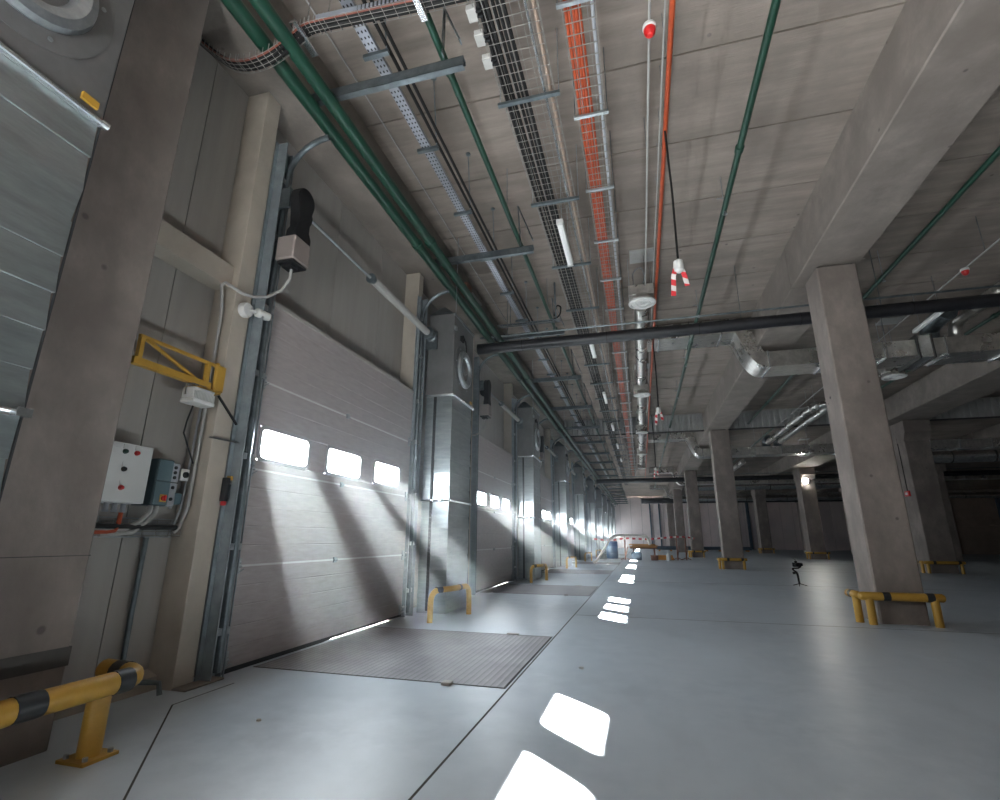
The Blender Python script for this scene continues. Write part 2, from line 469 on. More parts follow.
for (a, c) in WY:
    fr = MB()
    zc, yc, hw, hh = (WZ[0] + WZ[1]) / 2, (a + c) / 2, (c - a) / 2, (WZ[1] - WZ[0]) / 2
    # rounded-corner rim
    def rr(w, h, r, n=5):
        pts = []
        for cx, cy, a0 in ((w - r, h - r, 0), (-w + r, h - r, PI / 2), (-w + r, -h + r, PI), (w - r, -h + r, 1.5 * PI)):
            for q in range(n + 1): pts.append((cx + r * math.cos(a0 + q * PI / 2 / n), cy + r * math.sin(a0 + q * PI / 2 / n)))
        return pts
    o1, i1 = rr(hw + .015, hh + .015, .07), rr(hw - .022, hh - .022, .045); k = len(o1)
    vs = [(XD1 - .003, yc + p[0], zc + p[1]) for p in o1] + [(XD1 + .012, yc + p[0] * .985, zc + p[1] * .97) for p in o1] + [(XD1 + .012, yc + p[0], zc + p[1]) for p in i1] + [(XD0 + .01, yc + p[0], zc + p[1]) for p in i1]
    fs = [(L * k + q, L * k + (q + 1) % k, (L + 1) * k + (q + 1) % k, (L + 1) * k + q) for L in range(3) for q in range(k)]
    # plug the square corner behind the rim
    o2 = [(XD0 + .01, yc + p[0], zc + p[1]) for p in rr(hw, hh, .004)]
    vs += o2; fs += [(3 * k + q, 3 * k + (q + 1) % k, 4 * k + (q + 1) % k, 4 * k + q) for q in range(k)]
    fr.add(vs, fs)
    w = fr.build('window_frame', 'glassgrey', d, smooth=True)
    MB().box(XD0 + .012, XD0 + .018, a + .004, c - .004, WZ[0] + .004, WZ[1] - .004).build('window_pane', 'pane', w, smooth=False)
# bottom seal, not quite closing at the far end
b = MB()
b.prism([(PY0, .002), (4.7, .002), (4.85, .010), (PY1, .012), (PY1, .055), (PY0, .055)], 0, XD0 + .005, XD1 - .004)
b.build('bottom_seal', 'rubber', d, smooth=False)
# vertical tracks on angle plates
for y, s in ((3.40, -1), (6.42, 1)):
    b = MB()
    b.box(-3.105, -3.095, min(y, y + s * .2), max(y, y + s * .2), 0, 4.62)
    b.box(-3.10, -3.0, y + s * .155, y + s * .165, 0, 4.62)
    b.box(-3.05, -3.04, y - .004, y + .004, 0, 4.6)
    b.box(-3.105, -3.045, y - .004 + s * .02, y + .004 + s * .02, 0, 4.6)
    tr = b.build('guide_rail', 'railplate', d, smooth=False)
    yt = y + s * .075
    pts = [(-3.035, yt, 0.05), (-3.035, yt, 4.25)] + arc((-2.62, yt, 4.25), .415, PI, PI / 2, (1, 0, 0), (0, 0, 1), 8)[1:]
    MB().tube(pts, .027, 8).build('track_tube', 'galvdark', tr)
    for z in (.3, .9, 1.6, 2.3, 2.9, 3.6, 4.2):
        MB().box(-3.095, -3.02, y + s * .02, y + s * .15, z, z + .05).build('track_bracket', 'galv', tr, smooth=False)
for y in (3.13, 6.10):
    b = MB()
    b.box(-2.72, -1.21, y - .004, y + .004, 4.90, 5.0); b.box(-2.72, -1.21, y - .004, y + .055, 4.90, 4.908); b.box(-2.72, -1.21, y - .004, y + .055, 4.992, 5.0)
    b.box(-2.72, -1.21, y + .06, y + .066, 4.955, 5.0)
    tr = b.build('horizontal_track', 'galvdark', d, smooth=False)
    MB().bar((-1.38, y - .05, 5.0), (-1.45, y + .10, ZC), .045, .012, (1, 0, 0)).bar((-1.45, y + .10, ZC), (-1.19, y - .12, 5.0), .045, .012, (1, 0, 0)).build('hanger_strut', 'galvdark', tr, smooth=False)
# hinges and rollers
for y, zs in ((3.44, (.1, .775, 1.545, 2.305)), (4.78, (.775, 1.545, 2.305)), (6.36, (.1, .775, 1.545, 2.305))):
    for z in zs:
        hh = .06 if y != 4.78 else .026
        b = MB().box(XD1, XD1 + .012, y - .026, y + .026, z - hh, z + hh)
        b.cyl((XD1 + .012, y - .03, z), (XD1 + .012, y + .03, z), .011, 10)
        if y != 4.78:
            s = -1 if y < 4 else 1
            b.cyl((XD1 + .03, y, z + .03), (XD1 + .03, y + s * .09, z + .03), .008, 8)
            b.cyl((XD1 + .03, y + s * .07, z + .03), (XD1 + .03, y + s * .09, z + .03), .022, 14)
            b.bar((XD1 + .012, y - .02, z - .06), (XD1 + .05, y + .02, z - .02), .02, .006)
        b.build('hinge', 'galv', d)
# section seam covers
for z in (.777, 1.547, 2.307):
    MB().box(XD1, XD1 + .004, PY0, PY1, z - .008, z + .008).build('seam_strip', 'white', d, smooth=False)
MB().box(XD1 - .005, XD1 + .012, PY0, PY1, 3.035, 3.075).build('top_rail', 'wall', d, smooth=False, bevel=.004)
# torsion shaft with spring
b = MB().cyl((-2.95, 3.30, 4.02), (-2.95, 6.75, 4.02), .017, 12)
sh = b.build('torsion_shaft', 'galv', d)
b = MB().cyl((-2.95, 4.86, 4.02), (-2.95, 6.50, 4.02), .045, 18)
for i in range(66):
    yy = 4.88 + i * .0245
    b.lathe((-2.95, yy, 4.02), (0, 1, 0), [(.045, 0), (.051, .006), (.051, .014), (.045, .02)], 14)
b.build('torsion_spring', 'thin', sh)
MB().lathe((-2.95, 4.78, 4.02), (0, 1, 0), [(.03, 0), (.062, .01), (.062, .04), (.045, .05), (.045, .09)], 18).build('bearing_bracket', 'galvdark', sh)
MB().lathe((-2.95, 6.50, 4.02), (0, 1, 0), [(.05, 0), (.095, .01), (.095, .03), (.075, .04), (.075, .12), (.095, .13), (.095, .15)], 22).build('cable_drum', 'galvdark', sh)
MB().box(-3.30, -2.85, 6.66, 6.672, 3.80, 4.10).build('end_bracket', 'galvdark', sh, smooth=False)
# operator: black belt cover over a brown-grey motor housing
op = MB()
prof = arc((3.36, 4.02, 0), .115, -.12, PI + .12, (1, 0, 0), (0, 1, 0), 12)
prof = [(p.x, p.y) for p in prof]
prof = prof + [(3.275, 3.86), (3.285, 3.72), (3.255, 3.66), (3.25, 3.60), (3.475, 3.60), (3.475, 3.66), (3.44, 3.72), (3.44, 3.86)]
op.prism(prof, 0, -2.90, -2.80)
opo = op.build('operator_belt_cover', 'black', d, bevel=.008)
MB().box(-2.98, -2.79, 3.25, 3.475, 3.37, 3.60).build('motor_housing', 'post', opo, bevel=.014)
opo.children[0].data.materials[0] = surf('taupe_motor', (.23, .19, .175), (.19, .16, .15), .45)
MB().box(-2.97, -2.80, 3.27, 3.46, 3.345, 3.37).box(-2.94, -2.84, 3.30, 3.40, 3.315, 3.345).build('terminal_cover', 'black', opo, bevel=.004)
MB().lathe((-2.95, 3.475, 3.93), (0, 1, 0), [(.10, 0), (.10, .05), (.07, .08)], 20).build('gear_end', 'black', opo)
MB().box(-3.10, -2.9, 3.24, 3.27, 3.9, 4.1).build('motor_bracket', 'galvdark', opo, smooth=False)
# flexible cable from the operator to the side conduit
MB().tube([(-2.88, 3.36, 3.33), (-2.88, 3.36, 3.22), (-2.93, 3.33, 3.10), (-2.99, 3.24, 3.0), (-3.02, 3.12, 2.945), (-3.04, 3.02, 2.93), (-3.08, 2.96, 2.96), (-3.14, 2.94, 3.0), (-3.18, 2.94, 2.98), (-3.18, 2.96, 2.9), (-3.18, 2.985, 2.75)], .013, 8).build('operator_cable', 'thin', d)
index_kids()
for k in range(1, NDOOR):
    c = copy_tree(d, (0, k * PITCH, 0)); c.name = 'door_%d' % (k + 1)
    c['label'] = ORD[k] + ' grey sectional loading door counting from the near wall column'

# ================================================================== DOCK LEVELLERS
lv = thing('dock_leveller', (-2, 4.7, 0), 'tread-plate dock leveller set in the floor before the nearest loading door', 'dock leveller', 'dock levellers')
b = MB().box(-3.05, -.99, 3.73, 5.66, -.05, .002)
b.build('deck_plate', 'tread', lv, smooth=False)
MB().box(-3.05, -.985, 3.715, 3.73, 0, .003).box(-3.05, -.985, 5.66, 5.672, 0, .003).box(-.99, -.974, 3.715, 5.672, 0, .003).build('edge_gap', 'joint', lv, smooth=False)
MB().box(-1.43, -1.36, 3.66, 3.73, 0, .022).box(-1.41, -1.38, 3.72, 3.76, .002, .012).build('stop_block', 'wall', lv, smooth=False, bevel=.004)
MB().box(-1.47, -1.34, 5.66, 5.70, 0, .014).build('hinge_block', 'wall', lv, smooth=False, bevel=.004)
index_kids()
for k in range(1, 6):
    c = copy_tree(lv, (0, k * PITCH, 0)); c['label'] = 'tread-plate dock leveller in the floor before the %s loading door along the wall' % ORD[k]

# ================================================================== AIR CURTAINS
ac = thing('air_curtain', (-2.8, 7.1, 0), 'tall galvanised air curtain tower just beyond the nearest loading door', 'air curtain', 'air curtain towers')
AX0, AX1, AY0, AY1 = -3.02, -2.59, 6.72, 7.63
def ring(z, i): return [(AX0 + i, AY0 + i, z), (AX1 - i, AY0 + i, z), (AX1 - i, AY1 - i, z), (AX0 + i, AY1 - i, z)]
def bands(z0, z1, n):
    r = []
    h = (z1 - z0) / n
    for i in range(n):
        a = z0 + i * h
        t_ = .014 * random.random(); r += [ring(a, .001 + t_), ring(a + h - .0015, .014 - t_)]
    r.append(ring(z1, .006)); return r
MB().rings(bands(0.02, 1.50, 8)).build('lower_casing', 'cladding', ac, smooth=False)
MB().rings(bands(1.53, 3.06, 8)).build('middle_casing', 'cladding', ac, smooth=False)
MB().rings([ring(3.09, 0), ring(4.40, 0)]).build('fan_casing', 'cladupper', ac, smooth=False, bevel=.006)
MB().box(AX0 - .004, AX1 + .004, AY0 - .004, AY1 + .004, 3.06, 3.09).cyl((AX1 + .012, AY0 - .014, 3.075), (AX1 + .012, AY1 + .01, 3.075), .014, 10).cyl((AX0, AY0 - .012, 3.075), (AX1 + .014, AY0 - .012, 3.075), .014, 10).lathe((AX1 + .012, AY1 + .005, 3.075), (0, 1, 0), [(.02, -.02), (.024, -.01), (.024, .015), (.012, .02)], 10).build('upper_flange', 'bright', ac)
b = MB().cyl((AX0, AY0 - .012, 1.515), (AX1 + .014, AY0 - .012, 1.515), .012, 8).cyl((AX1 + .012, AY0 - .014, 1.515), (AX1 + .012, AY1, 1.515), .012, 8)
for x in (-2.84, -2.72): b.box(x - .02, x + .02, AY0 - .04, AY0, 1.50, 1.53)
b.box(AX1, AX1 + .04, AY1 - .05, AY1 + .01, 1.495, 1.535)
b.build('lower_flange', 'bright', ac, smooth=True)
b = MB().box(-2.885, -2.845, AY0 - .006, AY0 + .01, .05, 3.05)
b.build('nozzle_slot', 'rubber', ac, smooth=False)
cz = [(AY0 - .005, .07)]
for i in range(58): z = .08 + i * .051; cz += [(AY0 - .007, z), (AY0 - .013, z + .004), (AY0 - .013, z + .02), (AY0 - .007, z + .024)]
cz += [(AY0 - .007, 3.04), (AY0 - .002, 3.04), (AY0 - .002, .07)]
MB().prism(cz, 0, -2.883, -2.847).build('nozzle_grille', 'rubber', ac, smooth=False)
MB().box(AX1 - .02, AX1 - .004, AY1, AY1 + .004, .02, 4.3).build('rear_edge_strip', 'rubber', ac, smooth=False)
pc = (AX1, 7.17, 3.60)
MB().lathe(pc, (1, 0, 0), [(.40, -.01), (.40, .004), (.385, .006), (.30, .006)], 40).build('inlet_plate', 'cladupper', ac)
MB().lathe(pc, (1, 0, 0), [(.30, .004), (.305, .02), (.29, .05), (.25, .065), (.205, .05), (.19, .02), (.185, .008)], 40).build('inlet_ring', 'galv', ac)
MB().lathe(pc, (1, 0, 0), [(.19, .002), (.19, .012), (.10, .02), (.07, .05), (.001, .055)], 32).build('fan_hub', 'cladupper', ac)
for t in (.3, 1.2, 2.1, 3.0, 4.1, 5.2): MB().cyl((AX1, pc[1] + .345 * math.cos(t), pc[2] + .345 * math.sin(t)), (AX1 + .012, pc[1] + .345 * math.cos(t), pc[2] + .345 * math.sin(t)), .012, 8).build('bolt_head', 'galv', ac)
MB().box(AX1 - .004, AX1 + .015, AY1 - .12, AY1 - .04, 3.13, 3.17).build('warning_tag', 'yellow', ac, smooth=False)
MB().rings([[(AX0, AY0, 4.4), (AX1 - .02, AY0, 4.4), (AX1 - .02, AY1, 4.4), (AX0, AY1, 4.4)], [(AX0 + .1, AY0 + .2, 4.62), (AX1 - .25, AY0 + .2, 4.62), (AX1 - .25, AY1 - .05, 4.62), (AX0 + .1, AY1 - .05, 4.62)]]).build('sloping_cap', 'galvdark', ac, smooth=False)
MB().bar((AX1 + .005, AY0 + .02, 4.36), (AX1 + .005, AY0 + .02, ZC), .008, .008).box(AX1, AX1 + .03, AY0 - .02, AY0 + .05, 4.12, 4.18).build('suspension_rod', 'galv', ac, smooth=False)
MB().box(AX1 - .02, AX1 + .012, AY0 - .01, AY1 + .01, 4.36, 4.40).build('cap_flange', 'galv', ac, smooth=False)
MB().tube([(AX1 + .02, 7.05, 4.15), (AX1 + .05, 7.1, 4.05), (AX1 + .03, 7.25, 3.85)], .010, 8).box(AX1, AX1 + .03, 6.98, 7.10, 4.04, 4.12).build('fan_cable', 'cable', ac)
index_kids()
for k in range(-1, NDOOR - 1):
    if k == 0: continue
    c = copy_tree(ac, (0, k * PITCH - (.13 if k == -1 else 0), 0))
    c['label'] = 'nearest galvanised air curtain tower, before the rough near wall column' if k == -1 else 'galvanised air curtain tower just beyond the %s loading door along the wall' % ORD[k]

# ================================================================== CONCRETE COLUMNS
def chamf(x0, x1, y0, y1, c=.018): return [(x0 + c, y0), (x1 - c, y0), (x1, y0 + c), (x1, y1 - c), (x1 - c, y1), (x0 + c, y1), (x0, y1 - c), (x0, y0 + c)]
wc = thing('concrete_column', (-3.1, 1.8, 0), 'rough concrete wall column beside the control cabinet', 'column')
MB().prism(chamf(-3.38, -2.83, 1.50, 2.10, .012), 2, 0, 5.03).build('shaft', 'column', wc, smooth=False)
MB().box(-3.0, -2.8275, 1.48, 2.1025, .37, .46).build('paint_band', 'joint', wc, smooth=False)
wc.children and None
bandm = surf('dark_grey_band', (.085, .078, .072), (.065, .06, .056), .8)
[o for o in COL.objects if o.name.startswith('paint_band')][0].data.materials[0] = bandm
MB().box(-3.0, -2.829, 1.5, 2.099, .898, .902).build('pour_joint', 'joint', wc, smooth=False)
AR = [7.75, 19.9, 32.0, 44.0, 56.0]
ax0, ax1, bx0, bx1 = 2.81, 3.34, 8.90, 9.64
DA, DB = .54, 1.0
wh = ['nearest concrete column of the hall, with pale lit left face', 'second concrete column behind the nearest one in the left row', 'third concrete column back in the left row', 'fourth concrete column back in the left row', 'last concrete column of the left row near the end wall']
for i, y in enumerate(AR):
    t = thing('concrete_column', ((ax0 + ax1) / 2, y + .3, 0), wh[i], 'column')
    sx = 0 if i == 0 else -.05
    MB().prism(chamf(ax0 + sx, ax1 + (.08 if i else 0), y, y + DA), 2, 0, 4.97).build('shaft', 'column', t, smooth=False)
    MB().box(ax0 + .03, ax1 - .03, y + .04, y + DA - .04, 4.97, 5.0).build('bearing_pad', 'joint', t, smooth=False)
    if i == 0:
        b = MB().lathe((ax0 + .004, y + .33, 3.02), (-1, 0, 0), [(.022, 0), (.022, .006), (.012, .008)], 14)
        b.build('lifting_anchor', 'joint', t)
wh = ['', 'wide concrete column with a corbel head and red call point conduit', 'concrete column carrying the lit floodlight', 'concrete column in the far middle of the second row', 'last concrete column of the second row near the end wall']
for i, y in enumerate(AR):
    if i == 0: continue
    t = thing('concrete_column', ((bx0 + bx1) / 2, y + .3, 0), wh[i], 'column')
    MB().prism(chamf(bx0, bx1, y, y + DB), 2, 0, 4.97).build('shaft', 'column', t, smooth=False)
    MB().prism([(y, 4.30), (y - .2, 4.58), (y - .22, 4.97), (y + DB + .28, 4.97), (y + DB + .28, 4.62), (y + DB, 4.25)], 0, bx0 - .02, bx1 + .02).build('corbel', 'column', t, smooth=False)
    if i == 1:
        MB().bar((bx0 - .012, y + .45, 4.45), (bx0 - .012, y + .45, 2.62), .02, .02).build('conduit', 'cable', t, smooth=False)
cx0 = 15.1
for i, y in enumerate(AR[2:], 2):
    t = thing('concrete_column', (cx0 + .35, y + .3, 0), 'dim concrete column in the far right row, %s back' % ORD[i], 'column')
    MB().prism(chamf(cx0, cx0 + .7, y, y + .62), 2, 0, 4.97).build('shaft', 'column', t, smooth=False)
    MB().box(cx0 - .1, cx0 + .8, y - .1, y + .7, 4.6, 4.97).build('corbel', 'column', t, smooth=False)
# call point
cp = thing('fire_call_point', (bx0 - .03, 20.35, 2.46), 'small red fire call point on the wide corbel-headed column', 'call point')
MB().box(bx0 - .055, bx0, 20.2, 20.5, 2.46, 2.64).build('housing', 'red', cp, bevel=.01)
MB().box(bx0 - .06, bx0 - .05, 20.28, 20.42, 2.51, 2.59).build('press_plate', 'white', cp, smooth=False)

# ================================================================== BEAMS
def beams(x0, x1, ends, where):
    for i, (a, c) in enumerate(ends):
        b = MB().prism([(x0, 5.0 + .014), (x0 + .014, 5.0), (x1 - .014, 5.0), (x1, 5.014), (x1, ZC), (x0, ZC)], 1, a, c)
        tag(b.build('concrete_beam', 'beam', smooth=False), where[i], 'beam')
beams(2.65, 3.42, [(Y0, 8.43), (8.46, 20.15), (20.18, 32.3), (32.33, 44.3), (44.33, Y1)],
      ['massive concrete ceiling beam overhead ending on the nearest hall column', 'concrete beam running from the nearest hall column to the second', 'concrete beam between second and third columns of the left row', 'concrete beam between third and fourth columns of the left row', 'far concrete beam reaching the end wall over the left row'])
beams(8.5, 9.72, [(Y0, 20.2), (20.23, 32.3), (32.33, 44.3), (44.33, Y1)],
      ['concrete beam resting on the near side of the corbel-headed column', 'concrete beam between the corbel-headed and floodlight columns', 'concrete beam behind the floodlight column in the second row', 'far concrete beam reaching the end wall over the second row'])
beams(14.8, 15.9, [(Y0, 32.3), (32.33, Y1)], ['dim concrete beam over the near part of the far right row', 'dim concrete beam over the far part of the far right row'])

# ================================================================== SMOKE CURTAINS of corrugated sheet
def smoke(x0, x1, y, label):
    prof = []; x = x0; p = .21
    top = []
    while x < x1 - .01:
        top += [(x, y), (min(x + p * .45, x1), y), (min(x + p * .55, x1), y + .06), (min(x + p * .93, x1), y + .06)]; x += p
    prof = top + [(q[0], q[1] + .008) for q in reversed(top)]
    t = thing('smoke_curtain', ((x0 + x1) / 2, y, 5.06), label, 'smoke curtain', 'corrugated smoke curtains')
    MB().prism(prof, 2, 5.08, ZC).build('corrugated_sheet', 'corr', t, smooth=False)
    MB().box(x0, x1, y - .02, y + .06, 5.04, 5.085).build('bottom_rail', 'joint', t, smooth=False)
    MB().box(x0, x1, y - .03, y - .005, ZC - .05, ZC).build('top_rail', 'thin', t, smooth=False)
smoke(-2.80, 2.6, 20.3, 'corrugated metal smoke curtain across the ceiling above the loading lane')
smoke(3.45, 8.45, 20.3, 'corrugated metal smoke curtain right of the second hall column')
smoke(9.75, 15.6, 20.3, 'corrugated metal smoke curtain behind and right of the corbel-headed column')

# ================================================================== GUARD RAILS
def guard(t, path, r, legs, bands, plate=True):
    rail = MB().tube(bend(path, .14, 6), r, 14).build('rail', 'yellow', t)
    for (a, c) in bands:
        MB().tube([a, c], r + .003, 14).build('black_band', 'bandblack', rail)
    for (x, y, z) in legs:
        lg = MB().cyl((x, y, 0.012), (x, y, z), r * .95, 14).build('post', 'yellow', t)
        if plate:
            q = r * 1.6
            MB().box(x - q, x + q, y - q, y + q, 0, .014).build('base_plate', 'yellow', lg, smooth=False)
            for sx in (-1, 1):
                for sy in (-1, 1): MB().cyl((x + sx * q * .7, y + sy * q * .7, .012), (x + sx * q * .7, y + sy * q * .7, .03), .012, 6).build('anchor_bolt', 'galv', lg)
t = thing('guard_rail', (-2.52, 1.85, 0), 'yellow and black tubular guard rail at the foot of the near wall column', 'guard rail')
guard(t, [(-2.56, 1.30, 0.0), (-2.52, 1.45, .30), (-2.52, 1.70, .31), (-2.52, 2.26, .31), (-2.82, 2.30, .31)], .052, [(-2.555, 2.08, .30)],
      [((-2.52, 1.68, .31), (-2.52, 1.79, .31)), ((-2.52, 2.105, .31), (-2.52, 2.185, .31)), ((-2.72, 2.287, .31), (-2.64, 2.276, .31))])
for k in range(5):
    o = k * PITCH
    t = thing('guard_rail', (-2.5, 6.9 + o, 0), 'small yellow corner guard at the foot of the %s' % ('air curtain beyond the nearest loading door' if k == 0 else 'air curtain beyond the %s loading door' % ORD[k]), 'guard rail', 'air curtain corner guards')
    guard(t, [(-2.56, 6.12 + o, 0), (-2.56, 6.13 + o, .37), (-2.40, 6.40 + o, .37), (-2.34, 6.94 + o, .37), (-2.34, 6.95 + o, 0)], .036, [],
          [((-2.52, 6.198 + o, .37), (-2.475, 6.273 + o, .37)), ((-2.376, 6.62 + o, .37), (-2.370, 6.67 + o, .37))])
def col_guard(x0, x1, y0, y1, labels, grp, r=.05):
    z = .33
    P = [((x0 - .20, y0 - .10), (x1 + .13, y0 - .10), 0, (.085, .085)), ((x0 - .20, y0 + .02), (x0 - .20, y0 + .30), 1, (.05,))]
    for (a, c, i, ins) in P:
        t = thing('guard_rail', ((a[0] + c[0]) / 2, (a[1] + c[1]) / 2, 0), labels[i], 'guard rail', grp)
        u = Vector((c[0] - a[0], c[1] - a[1], 0)).normalized(); L = (Vector(c) - Vector(a)).length
        A, C = Vector((*a, z)), Vector((*c, z))
        rail = MB().lathe(A, u, [(.3 * r, -.6 * r), (.75 * r, -.4 * r), (r, 0), (r, L), (.75 * r, L + .4 * r), (.3 * r, L + .6 * r)], 16).build('rail', 'yellow', t)
        for p, q in ((A + u * .23, A + u * .31), (C - u * .17, C - u * .09))[0 if L > .4 else 1:]: MB().tube([p, q], r + .003, 16).build('black_band', 'bandblack', rail)
        for k, q in enumerate(ins):
            p = A + u * q if k == 0 else C - u * q
            MB().cyl((p.x, p.y, 0), (p.x, p.y, z), r * .92, 14).build('post', 'yellow', t)
nm = [('nearest hall column', 'nearest hall column guards'), ('second left-row hall column', 'second hall column guards'), ('third left-row hall column', 'third hall column guards')]
for i in range(3):
    col_guard(ax0, ax1, AR[i], AR[i] + DA, ['yellow and black guard rail at the %s of the %s' % (s, nm[i][0]) for s in ('front', 'left')], nm[i][1])
for i, n in ((1, 'corbel-headed column'), (2, 'floodlight column'), (3, 'far middle column')):
    col_guard(bx0, bx1, AR[i], AR[i] + DB, ['yellow and black guard rail at the %s of the %s' % (s, n) for s in ('front', 'left')], n + ' guards')

# ================================================================== RECESS EQUIPMENT
t = thing('control_cabinet', (-3.22, 2.42, 1.2), 'pale grey door control cabinet with red and green buttons', 'control cabinet')
b = MB().box(XW + .003, -3.125, 2.265, 2.575, 1.2, 1.57).build('body', 'offwhite', t, bevel=.006)
MB().box(-3.125, -3.112, 2.268, 2.572, 1.203, 1.567).build('cabinet_door', 'offwhite', t, bevel=.004)
def button(y, z, m, par, lab=None):
    MB().lathe((-3.112, y, z), (1, 0, 0), [(.016, 0), (.016, .006), (.012, .008), (.012, .018), (.009, .02)], 14).build('push_button', m, par)
    MB().box(-3.112, -3.109, y - .014, y + .014, z + .018, z + .045).build('label_plate', 'white', par, smooth=False)
button(2.382, 1.515, 'green', t); button(2.46, 1.515, 'red', t); button(2.395, 1.405, 'black', t); button(2.40, 1.29, 'red', t)
MB().box(-3.112, -3.107, 2.295, 2.345, 1.535, 1.552).box(-3.112, -3.107, 2.29, 2.325, 1.500, 1.515).build('name_plate', 'white', t, smooth=False)
b = MB()
for y in (2.34, 2.40, 2.455, 2.51): b.cyl((-3.2, y, 1.16), (-3.2, y, 1.2), .014, 10).cyl((-3.2, y, 1.145), (-3.2, y, 1.16), .018, 6)
b.build('cable_gland', 'greybox', t)
t = thing('isolator_switch', (-3.24, 2.72, 1.2), 'dark teal isolator box with a red and yellow rotary switch', 'isolator switch')
MB().box(XW + .003, -3.15, 2.655, 2.775, 1.2, 1.515).build('housing', 'darkteal', t, bevel=.008)
MB().box(-3.152, -3.142, 2.66, 2.772, 1.365, 1.51).build('upper_cover', 'teal', t, bevel=.004)
MB().box(-3.152, -3.142, 2.66, 2.772, 1.205, 1.36).build('lower_cover', 'teal', t, bevel=.004)
MB().box(-3.142, -3.138, 2.705, 2.755, 1.225, 1.275).build('switch_plate', 'yellow', t, smooth=False)
MB().lathe((-3.138, 2.73, 1.25), (1, 0, 0), [(.018, 0), (.018, .01), (.01, .014)], 14).bar((-3.12, 2.73, 1.232), (-3.12, 2.73, 1.268), .012, .01, (1, 0, 0)).build('rotary_knob', 'red', t)
t = thing('relay_box', (-3.24, 2.83, 1.2), 'narrow grey relay box with round indicators beside the isolator', 'relay box')
MB().box(XW + .003, -3.17, 2.782, 2.85, 1.2, 1.50).build('housing', 'greybox', t, bevel=.006)
b = MB()
for z in (1.47, 1.435, 1.40, 1.33, 1.25): b.lathe((-3.17, 2.815, z), (1, 0, 0), [(.012, 0), (.012, .006), (.006, .008)], 12)
b.build('indicator', 'black', t)
MB().box(-3.171, -3.166, 2.784, 2.848, 1.362, 1.368).build('cover_seam', 'joint', t, smooth=False)
t = thing('socket_outlet', (-3.28, 2.9, 1.3), 'small pale socket outlet right of the relay box', 'socket')
MB().box(XW + .003, -3.19, 2.885, 2.955, 1.39, 1.475).build('housing', 'white', t, bevel=.006)
MB().lathe((-3.19, 2.92, 1.432), (1, 0, 0), [(.022, 0), (.022, .012), (.014, .014), (.014, .004)], 16).build('socket_face', 'black', t)
t = thing('junction_box', (-3.28, 2.9, 1.2), 'small teal junction box under the socket outlet', 'junction box')
MB().box(XW + .003, -3.21, 2.875, 2.94, 1.22, 1.30).build('housing', 'teal', t, bevel=.006)
MB().cyl((-3.26, 2.905, 1.19), (-3.26, 2.905, 1.22), .012, 10).build('cable_gland', 'greybox', t)
# wire basket tray with cables
t = thing('cable_tray', (-3.27, 2.6, 1.0), 'short wire cable tray fixed to the wall under the control cabinet', 'cable tray')
b = MB()
for z in (1.005, 1.03, 1.055, 1.08, 1.105): b.bar((-3.23, 2.2, z), (-3.23, 3.0, z), .005, .005)
for i in range(9): b.bar((-3.23, 2.2 + i * .1, 1.0), (-3.23, 2.2 + i * .1, 1.11), .004, .004); b.bar((-3.32, 2.2 + i * .1, 1.0), (-3.23, 2.2 + i * .1, 1.0), .004, .004)
b.build('wire_basket', 'wire', t, smooth=False)
MB().box(-3.325, -3.315, 2.2, 3.0, .99, 1.12).build('back_strip', 'galv', t, smooth=False)
tag(MB().tube([(-3.21, 2.15, 1.062), (-3.21, 2.6, 1.057), (-3.215, 2.94, 1.06)], .017, 8).build('power_cable', 'cable'), 'thick black cable lying along the wall tray under the cabinet', 'cable')
tag(MB().tube([(-3.205, 2.15, 1.022), (-3.205, 2.44, 1.022), (-3.205, 2.49, 1.03), (-3.21, 2.51, 1.06), (-3.22, 2.52, 1.16)], .013, 8).build('fire_cable', 'orange'), 'orange cable on the wall tray rising into the control cabinet', 'cable')
for k, (y, lab) in enumerate(((2.70, 'left grey flexible conduit curving from the isolator down to the tray'), (2.745, 'right grey flexible conduit curving from the isolator down to the tray'))):
    tag(MB().tube([(-3.2, y, 1.2), (-3.2, y - .005, 1.15), (-3.21, y - .05, 1.09), (-3.215, y - .13, 1.045 - .02 * k), (-3.215, y - .25, 1.03 - .02 * k), (-3.215, y - .34, 1.03 - .02 * k)], .016, 10).build('flexible_conduit', 'thin'), lab, 'conduit')
tag(MB().tube([(-3.29, 2.79, .99), (-3.29, 2.785, .5), (-3.29, 2.79, .16), (-3.27, 2.82, .09), (-3.2, 2.9, .075), (-3.12, 2.93, .07), (-3.1, 2.93, 0.0)], .017, 10).build('wall_conduit', 'galvdark'), 'grey conduit dropping from the tray to the floor behind the guard rail', 'conduit')
tag(MB().tube([(-3.18, 2.985, 2.8), (-3.18, 2.985, 1.75), (-3.19, 2.985, 1.2), (-3.22, 2.97, 1.06), (-3.22, 2.93, 1.02)], .012, 10).build('riser_conduit', 'thin'), 'grey riser conduit running up the side of the first door post', 'conduit')
tag(MB().tube([(-3.23, 2.99, 2.0), (-3.23, 2.985, 1.75), (-3.24, 2.975, 1.2), (-3.25, 2.95, 1.08)], .009, 10).build('riser_conduit', 'greybox'), 'thinner dark conduit beside the riser on the first door post', 'conduit')
